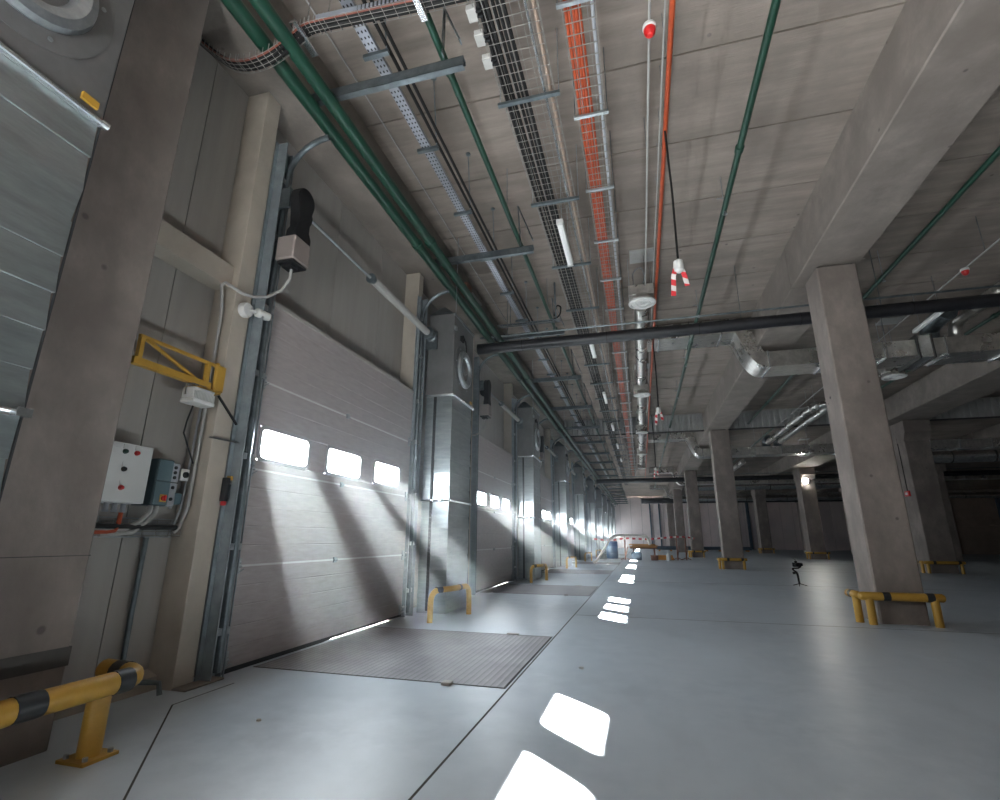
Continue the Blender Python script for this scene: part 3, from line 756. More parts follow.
# dock light on a yellow arm
t = thing('dock_light', (-3.12, 2.7, 1.9), 'yellow folding dock light arm with ribbed white lamp head', 'dock light')
ar = MB()
A = lambda y, z, x=-3.10: (x, y, z)
ar.bar(A(2.29, 2.10), A(2.91, 2.10), .045, .05)
ar.bar(A(2.31, 2.275), A(2.98, 2.275), .025, .022)
ar.bar(A(2.33, 2.10), A(2.33, 2.275), .03, .035, (1, 0, 0)); ar.bar(A(2.87, 2.10), A(2.87, 2.275), .03, .035, (1, 0, 0))
ar.bar(A(2.36, 2.265), A(2.80, 2.115), .022, .02)
ar.build('truss_arm', 'yellow', t, smooth=False, bevel=.003)
MB().box(-3.12, -3.085, 2.955, 3.03, 2.08, 2.285).cyl((-3.10, 2.955, 2.07), (-3.10, 2.955, 2.3), .016, 10).box(-3.2, -3.07, 2.80, 3.0, 2.055, 2.075).build('wall_bracket', 'yellow', t, bevel=.003)
hd = MB().box(-3.13, -3.02, 2.715, 2.895, 1.955, 2.03).build('lamp_head', 'white', t, bevel=.01)
b = MB()
for i in range(14): b.box(-3.02, -3.008, 2.72 + i * .0128, 2.725 + i * .0128, 1.955, 2.01)
for i in range(14): b.box(-3.125, -3.015, 2.72 + i * .0128, 2.725 + i * .0128, 2.025, 2.04)
b.build('cooling_fin', 'offwhite', hd, smooth=False)
MB().box(-3.13, -3.006, 2.71, 2.90, 1.925, 1.955).build('lamp_rim', 'white', hd, bevel=.006)
MB().tube([(-3.08, 2.705, 1.98), (-3.08, 2.70, 2.06), (-3.08, 2.75, 2.075), (-3.08, 2.86, 2.075), (-3.08, 2.91, 2.06), (-3.08, 2.905, 1.98)], .008, 6).build('yoke', 'bright', hd)
MB().tube([(-3.1, 2.80, 1.92), (-3.12, 2.79, 1.80), (-3.14, 2.80, 1.72), (-3.16, 2.88, 1.62), (-3.17, 2.95, 1.52)], .006, 6).build('lamp_cable', 'cable', hd)
MB().bar((-3.09, 3.0, 2.05), (-3.06, 3.19, 1.86), .014, .014).build('stay_rod', 'cable', t, smooth=False)
# bullet camera
t = thing('security_camera', (-3.08, 3.15, 2.8), 'small white bullet camera on the first door post', 'camera')
MB().lathe((-3.10, 3.12, 2.83), (1, 0, 0), [(.062, 0), (.065, .035), (.055, .055), (.001, .058)], 22).build('junction_base', 'white', t)
MB().lathe((-3.035, 3.19, 2.84), (.1, 1, .06), [(.028, 0), (.038, .012), (.038, .13), (.028, .135)], 18).build('camera_body', 'white', t)
MB().lathe((-3.0215, 3.324, 2.848), (.1, 1, .06), [(.028, 0), (.028, .008), (.014, .010)], 16).build('lens', 'black', t)
MB().tube([(-3.06, 3.13, 2.83), (-3.04, 3.17, 2.835), (-3.035, 3.20, 2.84)], .016, 8).build('swivel_arm', 'white', t)
# pull handle switch on the guide rail
t = thing('limit_switch', (-3.07, 3.2, 1.35), 'black limit switch with red end on the first door rail', 'limit switch')
MB().box(-3.095, -3.05, 3.165, 3.205, 1.26, 1.44).build('body', 'black', t, bevel=.006)
MB().lathe((-3.07, 3.185, 1.26), (0, 0, -1), [(.018, 0), (.022, .008), (.02, .03), (.008, .034)], 14).build('end_cap', 'red', t)
MB().box(-3.095, -3.06, 3.21, 3.30, 1.425, 1.455).build('yellow_tag', 'yellow', t, smooth=False)
MB().bar((-3.07, 3.2, 1.40), (-3.07, 3.29, 1.39), .014, .012).build('lever', 'greybox', t, smooth=False)
tag(MB().bar((-3.09, 2.98, 1.72), (-3.05, 3.24, 1.72), .012, .012).build('bracing_tube', 'bright', smooth=False), 'thin bright tube crossing the first door post below the dock light', 'tube')

# ================================================================== CEILING SERVICES
YE = 60.5
def run(name, mat, x, z, r, y0, y1, label, cat, n=14, couplings=None, cm=None):
    t = thing(name, (x, y0, z), label, cat)
    MB().cyl((x, y0, z), (x, y1, z), r, n).build('pipe', mat, t)
    if couplings:
        y = y0 + couplings * .7; i = 0
        while y < y1 and i < 30:
            MB().lathe((x, y, z), (0, 1, 0), [(r + .002, -.04), (r + .012, -.035), (r + .012, .035), (r + .002, .04)], n).build('coupling', cm or mat, t); y += couplings; i += 1
    return t
def hangers(t, x, z, ys, z1=ZC, w=.008):
    for y in ys: MB().bar((x, y, z), (x, y, z1), w, w).build('hanger_rod', 'galvdark', t, smooth=False)
t = run('sprinkler_main', 'green', -2.655, 4.80, .062, 1.2, YE, 'left of the twin thick green pipes above the loading doors', 'pipe', 18, 6.0); t['group'] = 'twin green mains'
t = run('sprinkler_main', 'green', -2.465, 4.81, .062, 1.2, YE, 'right of the twin thick green pipes above the loading doors', 'pipe', 18, 6.0); t['group'] = 'twin green mains'
t = run('sprinkler_pipe', 'green', -1.41, 5.09, .033, 1.2, YE, 'slim green pipe lying over the door track brackets', 'pipe', 12, 3.0); hangers(t, -1.41, 5.1, [2.4 + 3 * i for i in range(16)])
t = run('sprinkler_pipe', 'green', 1.35, 5.25, .036, 1.0, 20.25, 'green sprinkler pipe on the open ceiling left of the big beam', 'pipe', 12, 6.0)
for y in (3.2, 6.3, 9.6, 12.6, 15.6, 18.6): MB().bar((1.35, y, 5.25), (1.35, y, ZC), .008, .008).bar((1.27, y, 5.42), (1.35, y, 5.42), .01, .01).lathe((1.35, y, 5.21), (0, 0, -1), [(.012, 0), (.012, .03), (.03, .04), (.03, .045)], 10).build('sprinkler_head', 'galv', t)
t = run('sprinkler_pipe', 'green', 1.35, 5.25, .036, 20.5, 45, 'green sprinkler pipe beyond the corrugated smoke curtain', 'pipe', 12, 6.0)
t = run('sprinkler_pipe', 'green', 4.18, 5.25, .036, 1.0, 20.25, 'green sprinkler pipe just right of the big beam', 'pipe', 12, 6.0)
for y in (5.6, 8.9, 12.1): MB().bar((4.18, y, 5.25), (4.18, y, ZC), .008, .008).lathe((4.18, y, 5.21), (0, 0, -1), [(.012, 0), (.012, .03), (.03, .04), (.03, .045)], 10).build('sprinkler_head', 'galv', t)
t = run('sprinkler_pipe', 'green', 6.95, 5.25, .036, 1.0, 20.25, 'green sprinkler pipe above the nearest cross duct, right of its damper', 'pipe', 12, 6.0)
t = run('sprinkler_pipe', 'green', 5.3, 5.25, .036, 20.5, 45, 'dark green sprinkler pipe beyond the second smoke curtain', 'pipe', 12, 6.0)
# thin detection pipes with beacons
t = run('detection_pipe', 'thin', .345, 5.2, .011, 1.0, 8.4, 'thin grey detection pipe carrying the red beacon overhead', 'pipe', 8); hangers(t, .345, 5.2, [2.2, 5.0, 8.0], w=.006)
t = run('detection_pipe', 'thin', 5.2, 5.15, .011, 4.0, 20.2, 'thin grey detection pipe right of the nearest hall column', 'pipe', 8); hangers(t, 5.2, 5.15, [5.4, 8.2, 11.5], w=.006)
def beacon(x, y, z, label):
    t = thing('beacon', (x, y, z), label, 'beacon')
    MB().lathe((x, y, z + .02), (0, 0, -1), [(.02, -.03), (.055, -.02), (.058, .01), (.05, .02)], 24).build('base', 'white', t)
    MB().lathe((x, y, z), (0, 0, -1), [(.05, 0), (.05, .02), (.042, .05), (.025, .07), (.001, .076)], 24).build('dome', 'red', t)
beacon(.345, 3.44, 5.16, 'round red beacon on the thin pipe beside the single orange pipe')
beacon(5.2, 8.72, 5.11, 'small red beacon right of the nearest hall column')
# conduit lines, white dotted cable drops
run('conduit_line', 'thin', -2.62, 5.7, .009, 1.0, 10, 'thin pale line along the ceiling beside the edge beam', 'conduit', 6)
# perforated tray
t = thing('cable_tray', (-1.95, 8, 5.1), 'perforated steel cable tray running along beside the twin green pipes', 'cable tray')
TX = -1.985
MB().box(TX - .045, TX + .045, 1.0, 36, 5.09, 5.094).box(TX - .049, TX - .045, 1.0, 36, 5.09, 5.13).box(TX + .045, TX + .049, 1.0, 36, 5.09, 5.13).build('perforated_channel', 'perf', t, smooth=False)
for i in range(20):
    y = 2.98 + i * 1.14
    b = MB().box(TX - .10, TX + .14, y - .02, y + .02, 5.05, 5.085).bar((TX + .12, y, 5.07), (TX + .16, y - .25, ZC), .01, .01).lathe((TX + .16, y - .25, ZC), (0, 0, -1), [(.03, 0), (.03, .02), (.01, .03)], 10)
    b.build('tray_bracket', 'galvdark', t, smooth=False)
for k, (x, lab) in enumerate(((-1.86, 'left of two dark cables running beside the perforated tray'), (-1.80, 'right of two dark cables running beside the perforated tray'))):
    tag(MB().cyl((x, 1.0, 5.13), (x, 36, 5.13), .017, 8).build('power_cable', 'cable'), lab, 'cable', 'dark cables beside the perforated tray')
# cross tray with black cables dipping under the green mains
P = [(-3.31, 2.43, 4.99), (-3.25, 2.44, 4.93), (-3.12, 2.46, 4.80), (-2.95, 2.47, 4.66), (-2.75, 2.47, 4.60), (-2.58, 2.48, 4.64), (-2.45, 2.52, 4.80), (-2.36, 2.56, 4.96), (-2.25, 2.59, 5.0), (-1.4, 2.65, 5.0), (-.4, 2.70, 5.0)]
P = [Vector(p) for p in bend(P, .1, 3)]
t = thing('cable_tray', (-2.3, 2.55, 4.6), 'wire mesh tray crossing the ceiling, dipping under the twin green pipes', 'cable tray')
b = MB()
W_ = .06
for s in (-1, -.33, .33, 1):
    for p, q in zip(P[:-1], P[1:]): b.bar(p + Vector((0, s * W_, 0)), q + Vector((0, s * W_, 0)), .003, .003)
acc = 0
for p, q in zip(P[:-1], P[1:]):
    L = (q - p).length; n = max(1, int(L / .09))
    for i in range(n):
        c = p.lerp(q, i / n); b.bar(c + Vector((0, -W_, .0)), c + Vector((0, W_, .0)), .003, .003); b.bar(c + Vector((0, W_, .0)), c + Vector((0, W_, .06)), .005, .005); b.bar(c + Vector((0, -W_, 0)), c + Vector((0, -W_, .06)), .005, .005)
b.build('wire_basket', 'wire', t, smooth=False)
MB().bar(P[-1] + Vector((0, -.065, .02)), (-2.25, 2.525, 5.02), .004, .045).build('perforated_side', 'perf', t, smooth=False)
for x in (-2.42, -2.22): MB().bar((x, 2.62, 4.97), (x + .02, 2.62, ZC), .008, .008).build('hanger_rod', 'bright', t, smooth=False)
MB().box(-2.42, -2.36, 2.44, 2.74, 4.905, 4.93).build('hanger_bracket', 'bright', t, smooth=False)
MB().box(-1.42, -1.37, 2.56, 2.74, 4.955, 4.985).build('hanger_bracket', 'bright', t, smooth=False)
for k, (dy, r, m, lab) in enumerate(((.034, .028, 'cable', 'front thick black cable in the crossing mesh tray'), (-.012, .022, 'cable', 'rear thick black cable in the crossing mesh tray'), (-.045, .010, 'redbrown', 'thin reddish cable in the crossing mesh tray'))):
    tag(MB().tube([p + Vector((0, dy, r + .004)) for p in P], r, 8).build('power_cable', m), lab, 'cable')
# wide mesh tray
t = thing('cable_tray', (-.75, 10, 5.0), 'wide wire mesh cable tray full of black cables overhead', 'cable tray')
b = MB()
xs = [-1.0 + i * .07 for i in range(8)]
for x in xs: b.bar((x, 1.0, 5.0), (x, 40, 5.0), .004, .004)
for x in (xs[0], xs[-1]): b.bar((x, 1.0, 5.05), (x, 40, 5.05), .0055, .0055)
y = 1.5
while y < 40:
    b.bar((xs[0], y, 4.997), (xs[-1], y, 4.997), .004, .004); b.bar((xs[0], y, 5.0), (xs[0], y, 5.05), .005, .005); b.bar((xs[-1], y, 5.0), (xs[-1], y, 5.05), .005, .005)
    y += .1 if y < 12 else .25
b.build('wire_basket', 'wire', t, smooth=False)
for i in range(22):
    y = 2.15 + i * 1.53
    st = MB().box(-1.05, -.46, y - .02, y + .02, 4.955, 4.985).build('support_strut', 'galvdark', t, smooth=False)
    MB().bar((-.47, y, 4.97), (-.47, y, ZC), .008, .008).bar((-1.03, y, 4.97), (-1.03, y, ZC), .008, .008).build('hanger_rod', 'galv', st, smooth=False)
for i in range(6):
    x = -.965 + i * .036 + (.012 if i > 2 else 0)
    lab = ['outermost left', 'second', 'third', 'fourth', 'fifth', 'innermost right'][i] + ' black cable in the left half of the wide mesh tray'
    tag(MB().tube([(x + .006 * math.sin(q * 1.7 + i), 1.0 + q * 1.5, 5.022) for q in range(27)], .0165, 6).build('power_cable', 'cable'), lab, 'cable', 'black cables in the wide mesh tray')
tag(MB().tube([(-.6 + .004 * math.sin(q * 2.1), 1.0 + q * 1.0, 5.02) for q in range(40)], .014, 8).build('foil_conduit', 'bright'), 'bright pale conduit on the right side of the wide mesh tray', 'conduit')
tag(MB().tube([(-.545 + .004 * math.sin(q * 1.1), 1.0 + q * 1.0, 5.02) for q in range(24)], .016, 8).build('copper_pipe', 'redbrown'), 'brown pipe along the right edge of the wide mesh tray', 'pipe')
bpy.data.objects['copper_pipe'].data.materials[0] = surf('dull_brown_pipe', (.30, .22, .17), (.25, .18, .14), .5)
for i, y in enumerate((2.82, 3.03, 3.25)):
    t = thing('splice_box', (-1.06, y, 5.0), '%s of three pale splice boxes on the wide mesh tray' % ('topmost', 'middle', 'lowest')[i], 'splice box', 'splice boxes on the mesh tray')
    MB().box(-1.065, -.985, y - .055, y + .055, 4.985, 5.045).build('box_body', 'thin', t, bevel=.006)
    MB().box(-.99, -.945, y - .03, y + .03, 5.02, 5.035).box(-.99, -.945, y - .03, y - .012, 4.985, 5.02).box(-.99, -.945, y + .012, y + .03, 4.985, 5.02).build('cable_gland', 'black', t, smooth=False)
# orange conduits on their tray
t = thing('cable_tray', (-.2, 10, 5.0), 'narrow wire tray carrying the bundle of orange conduits', 'cable tray')
b = MB()
for x in (-.335, -.27, -.205, -.14, -.075): b.bar((x, 1.0, 4.985), (x, 34, 4.985), .005, .005)
y = 1.5
while y < 34:
    b.bar((-.335, y, 4.982), (-.075, y, 4.982), .006, .006); b.bar((-.335, y, 4.985), (-.335, y, 5.03), .005, .005); b.bar((-.075, y, 4.985), (-.075, y, 5.03), .005, .005); y += .105 if y < 12 else .25
b.build('wire_basket', 'wire', t, smooth=False)
for i in range(28):
    y = 1.8 + i * 1.1
    st = MB().box(-.37, -.04, y - .016, y + .016, 4.945, 4.97).build('support_strut', 'galv', t, smooth=False)
    MB().bar((-.36, y, 4.96), (-.36, y, ZC), .007, .007).bar((-.05, y, 4.96), (-.05, y, ZC), .007, .007).build('hanger_rod', 'galvdark', st, smooth=False)
for i in range(5):
    x = -.305 + i * .027
    lab = ('leftmost', 'second', 'middle', 'fourth', 'rightmost')[i] + ' orange conduit of the overhead orange bundle'
    tag(MB().tube([(x + .004 * math.sin(q * 1.9 + i * 2), 1.0 + q * 1.0, 5.001 + .003 * math.cos(q + i)) for q in range(34)], .0135, 8).build('orange_conduit', 'orange'), lab, 'conduit', 'orange conduits on the tray')
MB().cyl((-.10, 1.0, 5.0), (-.10, 34, 5.0), .015, 8).build('spare_cable', 'greybox', None)
tag(bpy.data.objects['spare_cable'], 'grey cable beside the orange bundle on the narrow tray', 'cable')
# orange pipe with its own hangers
t = run('orange_pipe', 'orange', .525, 5.2, .024, 1.0, 40, 'single orange pipe along the ceiling right of the red beacon', 'pipe', 10)
hangers(t, .50, 5.2, [1.6 + .55 * i for i in range(30)], w=.004)
tag(MB().cyl((.47, 1.0, 5.22), (.47, 30, 5.22), .008, 6).build('signal_cable', 'thin'), 'thin grey cable running left beside the single orange pipe', 'cable')
# hanging cables with tape bundles
def hang(x, y, ztop, zb, label, cab):
    t = thing('warning_tape', (x, y, zb - .55), label, 'warning tape')
    MB().lathe((x, y, zb), (0, 0, -1), [(.02, -.02), (.045, 0), (.05, .06), (.045, .10), (.02, .12)], 14).build('tape_wrap', 'white', t)
    for dx, L, dy in ((-.055, .36, 0), (.05, .26, .02)):
        pts = [(x + dx * .5, y + dy, zb - .06), (x + dx, y + dy, zb - .15), (x + dx * 1.1, y + dy + .01, zb - L * .7), (x + dx * 1.3, y + dy, zb - L)]
        b = MB()
        for p, q in zip(pts[:-1], pts[1:]): b.bar(p, q, .045, .004, (0, 1, 0))
        b.build('tape_tail', 'tapeZ', t, smooth=False)
    tag(MB().tube([(x, y, ztop), (x + .01, y, (ztop + zb) / 2), (x, y, zb - .05)], .011, 8).build('hanging_cable', 'cable'), cab, 'cable')
hang(.52, 4.64, 5.2, 3.62, 'red and white warning tape bundle hanging on the nearer cable', 'dark cable hanging from the orange pipe to the nearer tape bundle')
hang(.51, 10.5, 5.2, 3.62, 'red and white warning tape bundle hanging on the farther cable', 'dark cable hanging down to the farther tape bundle')
hang(.62, 17.8, 5.2, 3.35, 'small red and white tape tail hanging far down the lane', 'dark cable hanging down to the small far tape tail')
# tube lamps
def tube_lamp(x, y, z, L, label, grp):
    t = thing('tube_lamp', (x, y + L / 2, z), label, 'lamp', grp)
    MB().box(x - .045, x + .045, y, y + L, z + .035, z + .075).build('lamp_body', 'white', t, bevel=.01)
    MB().prism([(x - .04, z + .036), (x - .034, z + .012), (x, z), (x + .034, z + .012), (x + .04, z + .036)], 1, y + .03, y + L - .03).build('diffuser', 'lampglass', t)
    MB().box(x - .042, x + .042, y - .012, y + .03, z + .002, z + .07).box(x - .042, x + .042, y + L - .03, y + L + .012, z + .002, z + .07).build('end_cap', 'white', t, bevel=.004)
    MB().bar((x, y + .2, z + .07), (x, y + .2, ZC), .006, .006).bar((x, y + L - .2, z + .07), (x, y + L - .2, ZC), .006, .006).build('hanger_rod', 'galv', t, smooth=False)
for i in range(6): tube_lamp(-.745, 5.5 + i * 4.0, 4.85, 1.05, '%s nearest white tube lamp hung below the wide mesh tray' % ORD[i], 'tube lamps under the mesh tray')
for i, y in enumerate((9.95, 17.0, 24.0)): tube_lamp(5.52, y, 4.98, 1.1, '%s nearest white tube lamp hung between the two hall column rows' % ORD[i], 'tube lamps right of the columns')
# supply air diffusers
def diffuser(x, y, z, label, grp, r=.225):
    t = thing('air_diffuser', (x, y, z), label, 'air diffuser', grp)
    MB().box(x - .22, x + .20, y - .16, y + .24, z + .11, z + .30).build('plenum_box', 'foil', t, bevel=.008)
    MB().lathe((x, y, z + .12), (0, 0, -1), [(r * .8, -.02), (r * .86, .02), (r * .95, .05), (r, .07), (r * 1.0, .085)], 32).build('collar', 'foil', t)
    MB().lathe((x, y, z + .035), (0, 0, -1), [(r * .95, 0), (r * 1.04, .012), (r * 1.02, .03), (r * .84, .038), (r * .80, .022), (r * .62, .022), (r * .58, .034), (r * .42, .034), (r * .38, .02), (r * .16, .02), (r * .12, .036), (.001, .038)], 36).build('round_face', 'white', t)
    MB().box(x - .16, x + .26, y - .42, y - .02, ZC - .03, ZC).build('mounting_plate', 'thin', t, smooth=False)
    MB().tube(bend([(x - .12, y - .1, z + .3), (x - .14, y - .2, z + .52), (x + .02, y - .22, z + .62), (x + .08, y - .1, z + .45), (x + .0, y - .02, z + .3)], .1, 5), .012, 8).build('flexible_loop', 'bright', t)
    MB().bar((x - .2, y - .14, z + .3), (x - .2, y - .14, ZC), .007, .007).bar((x + .18, y + .2, z + .3), (x + .18, y + .2, ZC), .007, .007).build('hanger_rod', 'galv', t, smooth=False)
for i, (y, z) in enumerate(((8.25, 4.93), (14.2, 4.93), (19.6, 4.93), (24.9, 4.93), (30, 4.93))):
    diffuser(.275, y, z, '%s nearest round white air diffuser over the loading lane' % ORD[i], 'air diffusers over the lane')
diffuser(5.62, 12.4, 4.47, 'round white air diffuser beside the nearest hall column', 'air diffusers right of the columns')
diffuser(7.9, 27.2, 4.95, 'round white air diffuser above the floodlight column', 'air diffusers right of the columns')
# spiral ducts
def spiral(pts, r, label, name='spiral_duct', seam=.12, mat='foil'):
    pts = [Vector(p) for p in pts]
    t = thing(name, pts[0], label, 'duct')
    MB().tube(pts, r, 20).build('duct_tube', mat, t)
    b = MB()
    for p, q in zip(pts[:-1], pts[1:]):
        L = (q - p).length; n = int(L / seam)
        if n < 1 or L < .5: continue
        for i in range(n): b.lathe(p.lerp(q, (i + .5) / n), (q - p), [(r, -.004), (r + .005, 0), (r, .004)], 18)
    if b.v: b.build('seam_rib', mat, t)
    for c in (pts[0], pts[-1]):
        pass
    return t
spiral([(.275, 9.0, 5.26), (.275, 13.9, 5.26)], .125, 'shiny spiral duct between the first and second lane diffusers')
spiral([(.275, 14.9, 5.26), (.275, 19.3, 5.26)], .125, 'shiny spiral duct between the second and third lane diffusers')
spiral([(.275, 20.6, 5.2), (.275, 24.6, 5.2)], .125, 'shiny spiral duct just beyond the smoke curtain over the lane')
spiral([(.275, 25.6, 5.2), (.275, 29.6, 5.2)], .125, 'farthest shiny spiral duct over the lane')
# rectangular cross ducts stepping down under the beams
def cross_duct(y, xs, xe, label, mat='foil', zb=4.53, h=.34, dep=.75):
    t = thing('rectangular_duct', (xs, y, zb), label, 'duct', 'rectangular cross ducts')
    zu = 5.36
    MB().box(xs, 2.25, y, y + dep, zu, zu + h).build('upper_run', mat, t, smooth=False, bevel=.006)
    # s-bend
    n = 20; prof_t, prof_b = [], []
    for i in range(n + 1):
        s = i / n; e = (1 - math.cos(PI * s)) / 2
        x = 2.25 + .55 * s
        prof_b.append((x - .10 * math.sin(PI * s), zu + (zb - zu) * e)); prof_t.append((x + .10 * math.sin(PI * s), zu + h + (zb - zu) * e))
    MB().prism(prof_b + prof_t[::-1], 1, y, y + dep).build('s_bend', mat, t, smooth=False)
    MB().box(2.8, xe, y, y + dep, zb, zb + h).build('lower_run', mat, t, smooth=False, bevel=.006)
    def fl(x, z): return MB().box(x - .012, x + .012, y - .022, y + dep + .022, z - .022, z + h + .022)
    x = xs + .25
    while x < 2.3: fl(x, zu).build('flange', 'bright', t, smooth=False); x += .66
    x = 2.85; i = 0
    while x < xe and i < 40: fl(x, zb).build('flange', 'bright', t, smooth=False); x += 1.05; i += 1
    for x in (xs + .5, 1.8, 3.9, 5.0, 7.0, 8.2): MB().bar((x, y - .015, zb if x > 2.5 else zu), (x, y - .015, ZC), .007, .007).build('hanger_rod', 'galv', t, smooth=False)
    return t
cd = cross_duct(11.1, .42, 16, 'sheet metal duct stepping down under the nearest beam and running right')
MB().box(5.55, 5.75, 11.06, 11.9, 4.47, 4.93).build('damper_frame', 'bright', cd, smooth=False)
for x in (5.52, 5.77): MB().box(x - .012, x + .012, 11.04, 11.95, 4.45, 4.95).build('damper_flange', 'joint', cd, smooth=False)
cross_duct(23.4, .6, 24, 'second sheet metal cross duct beyond the smoke curtain')
cross_duct(35.6, .8, 30, 'third sheet metal cross duct deep in the hall')
cross_duct(47.5, 1.0, 30, 'farthest sheet metal cross duct near the end wall', 'crinkle')
# crinkled foil ducts in the dim right bay
def foil_line(y, z, r, x0, x1, label):
    t = thing('foil_duct', (x0, y, z), label, 'duct', 'crinkled foil ducts')
    n = int((x1 - x0) / .5)
    MB().tube([(x0 + (x1 - x0) * i / n, y + .02 * math.sin(i * 1.3), z + .015 * math.cos(i * 2.1)) for i in range(n + 1)], [r * (1 + .05 * math.sin(i * 2.4)) for i in range(n + 1)], 16).build('foil_sleeve', 'crinkle', t)
    b = MB()
    for i in range(1, n, 3): b.lathe((x0 + (x1 - x0) * i / n, y, z), (1, 0, 0), [(r * 1.06, -.02), (r * 1.09, 0), (r * 1.06, .02)], 16)
    b.build('clamp_band', 'joint', t)
    MB().bar((x0 + 1, y, z), (x0 + 1, y, ZC), .01, .01).bar((x1 - 2, y, z), (x1 - 2, y, ZC), .01, .01).build('hanger_rod', 'galv', t, smooth=False)
foil_line(25.3, 4.45, .26, 10.8, 22, 'crinkled foil duct in the dim bay right of the corbel-headed column')
foil_line(38.5, 4.6, .24, 3.6, 15, 'crinkled foil duct behind the second hall column')
foil_line(46.5, 4.35, .22, 3.6, 29, 'crinkled foil duct far back under the ceiling')
foil_line(53.0, 4.9, .25, 3.6, 15, 'farthest crinkled foil duct before the end wall')
# branches by the nearest cross duct
spiral(bend([(6.42, 6.2, 5.30), (6.42, 10.9, 5.30), (6.42, 11.35, 5.30), (6.42, 11.5, 5.1), (6.42, 11.5, 4.86)], .16, 5), .12, 'shiny spiral duct branch turning down into the nearest cross duct')
spiral(bend([(5.95, 11.45, 4.86), (5.95, 11.45, 5.16), (5.95, 11.1, 5.24), (5.95, 10.7, 5.24)], .16, 5), .16, 'stubby dark elbow duct on top of the cross duct', mat='galvdark')
spiral(bend([(5.5, 23.4, 5.05), (5.5, 17.6, 5.05), (5.5, 17.2, 5.05), (5.75, 17.0, 5.05), (6.1, 17.0, 5.05)], .2, 5), .11, 'left spiral duct of the pair below the smoke curtain right of the columns')
spiral(bend([(5.95, 23.4, 5.05), (5.95, 17.6, 5.05), (5.95, 17.35, 5.05), (6.2, 17.3, 5.05), (6.5, 17.3, 5.05)], .2, 5), .11, 'right spiral duct of the pair below the smoke curtain right of the columns')
for k, x in enumerate((5.5, 5.95)):
    spiral(bend([(x, 23.75, 4.87), (x, 23.75, 5.15), (x, 23.5, 5.15), (x, 23.2, 5.15)], .12, 4), .16, '%s flexible elbow on top of the second cross duct' % ('left', 'right')[k], mat='galvdark')
spiral([(5.6, 35.6, 5.1), (5.6, 29.6, 5.1)], .13, 'spiral duct running toward the third cross duct')
spiral([(12.4, 35.6, 5.1), (12.4, 26.6, 5.1)], .13, 'spiral duct in the dim bay behind the corbel-headed column')
# black insulated pipes
def black_pipe(y, z, r, x0, x1, label, brk=1.6):
    t = thing('insulated_pipe', (x0, y, z), label, 'pipe', 'black insulated cross pipes')
    MB().cyl((x0, y, z), (x1, y, z), r, 20).build('insulation', 'blackpipe', t)
    x = x0 + .9; i = 0
    while x < x1 and i < 25:
        MB().lathe((x, y, z), (1, 0, 0), [(r, -.006), (r + .004, 0), (r, .006)], 20).build('joint_band', 'cable', t); x += brk; i += 1
    x = x0 + .6; i = 0
    while x < x1 and i < 14: MB().bar((x, y, z + r), (x, y, ZC), .008, .008).build('hanger_rod', 'galvdark', t, smooth=False); x += 2.1; i += 1
    MB().cyl((x0 + .05, y - .02, z + r + .12), (x1, y - .02, z + r + .12), .018, 8).build('tracing_conduit', 'galvdark', t)
black_pipe(8.8, 4.60, .105, -2.88, 20, 'thick black insulated pipe crossing behind the nearest hall column')
black_pipe(33.2, 4.60, .14, -2.6, 24, 'second black insulated pipe crossing deep in the hall')
black_pipe(51.0, 4.55, .26, .2, 30, 'farthest black pipe crossing before the end wall')
# short transverse tray past the first black pipe
t = thing('cable_tray', (-2, 8.65, 5.0), 'short cross tray with a looped cable above the black pipe', 'cable tray')
b = MB()
for dy in (-.06, 0, .06): b.bar((-2.45, 8.70 + dy, 5.0), (-1.22, 8.70 + dy, 5.0), .012, .012)
for i in range(13): b.bar((-2.45 + i * .1, 8.63, 4.997), (-2.45 + i * .1, 8.77, 4.997), .006, .006)
b.build('wire_basket', 'galvdark', t, smooth=False)
MB().bar((-2.2, 8.7, 5.0), (-2.2, 8.7, ZC), .01, .01).bar((-1.3, 8.7, 5.0), (-1.3, 8.6, ZC), .03, .01).build('hanger_rod', 'galvdark', t, smooth=False)
tag(MB().tube(bend([(-2.4, 8.7, 5.02), (-1.35, 8.7, 5.02), (-1.22, 8.7, 5.1), (-1.2, 8.7, 5.28), (-1.28, 8.7, 5.32), (-1.33, 8.7, 5.1)], .08, 4), .014, 8).build('looped_cable', 'cable'), 'black cable looping up at the end of the short cross tray', 'cable')
# dark fixing near the edge beam
t = thing('air_valve', (-2.6, 7.75, 5.3), 'dark boxed valve with a pale tail on the edge beam', 'valve')
MB().box(-2.86, -2.72, 7.62, 7.86, 5.25, 5.45).build('valve_box', 'rust', t, bevel=.01)
MB().bar((-2.74, 7.86, 5.33), (-2.72, 8.35, 5.33), .09, .05).build('outlet_tail', 'thin', t, smooth=False, bevel=.01)

# ================================================================== FLOODLIGHT
FX, FY, FZ = 9.12, AR[2] - .12, 4.22
t = thing('floodlight', (FX, FY, FZ), 'lit white floodlight fixed high on a column in the second row', 'lamp')
MB().box(FX - .16, FX + .16, FY - .02, FY + .07, FZ - .12, FZ + .12).build('housing', 'black', t, bevel=.012)
MB().lathe((FX, FY - .02, FZ), (0, -1, 0), [(.15, -.01), (.15, .004), (.14, .01), (.001, .012)], 24).build('lens', 'lens', t, smooth=False)
MB().box(FX - .18, FX - .16, FY - .01, FY + .12, FZ - .02, FZ + .02).box(FX + .16, FX + .18, FY - .01, FY + .12, FZ - .02, FZ + .02).build('bracket', 'galv', t, smooth=False)

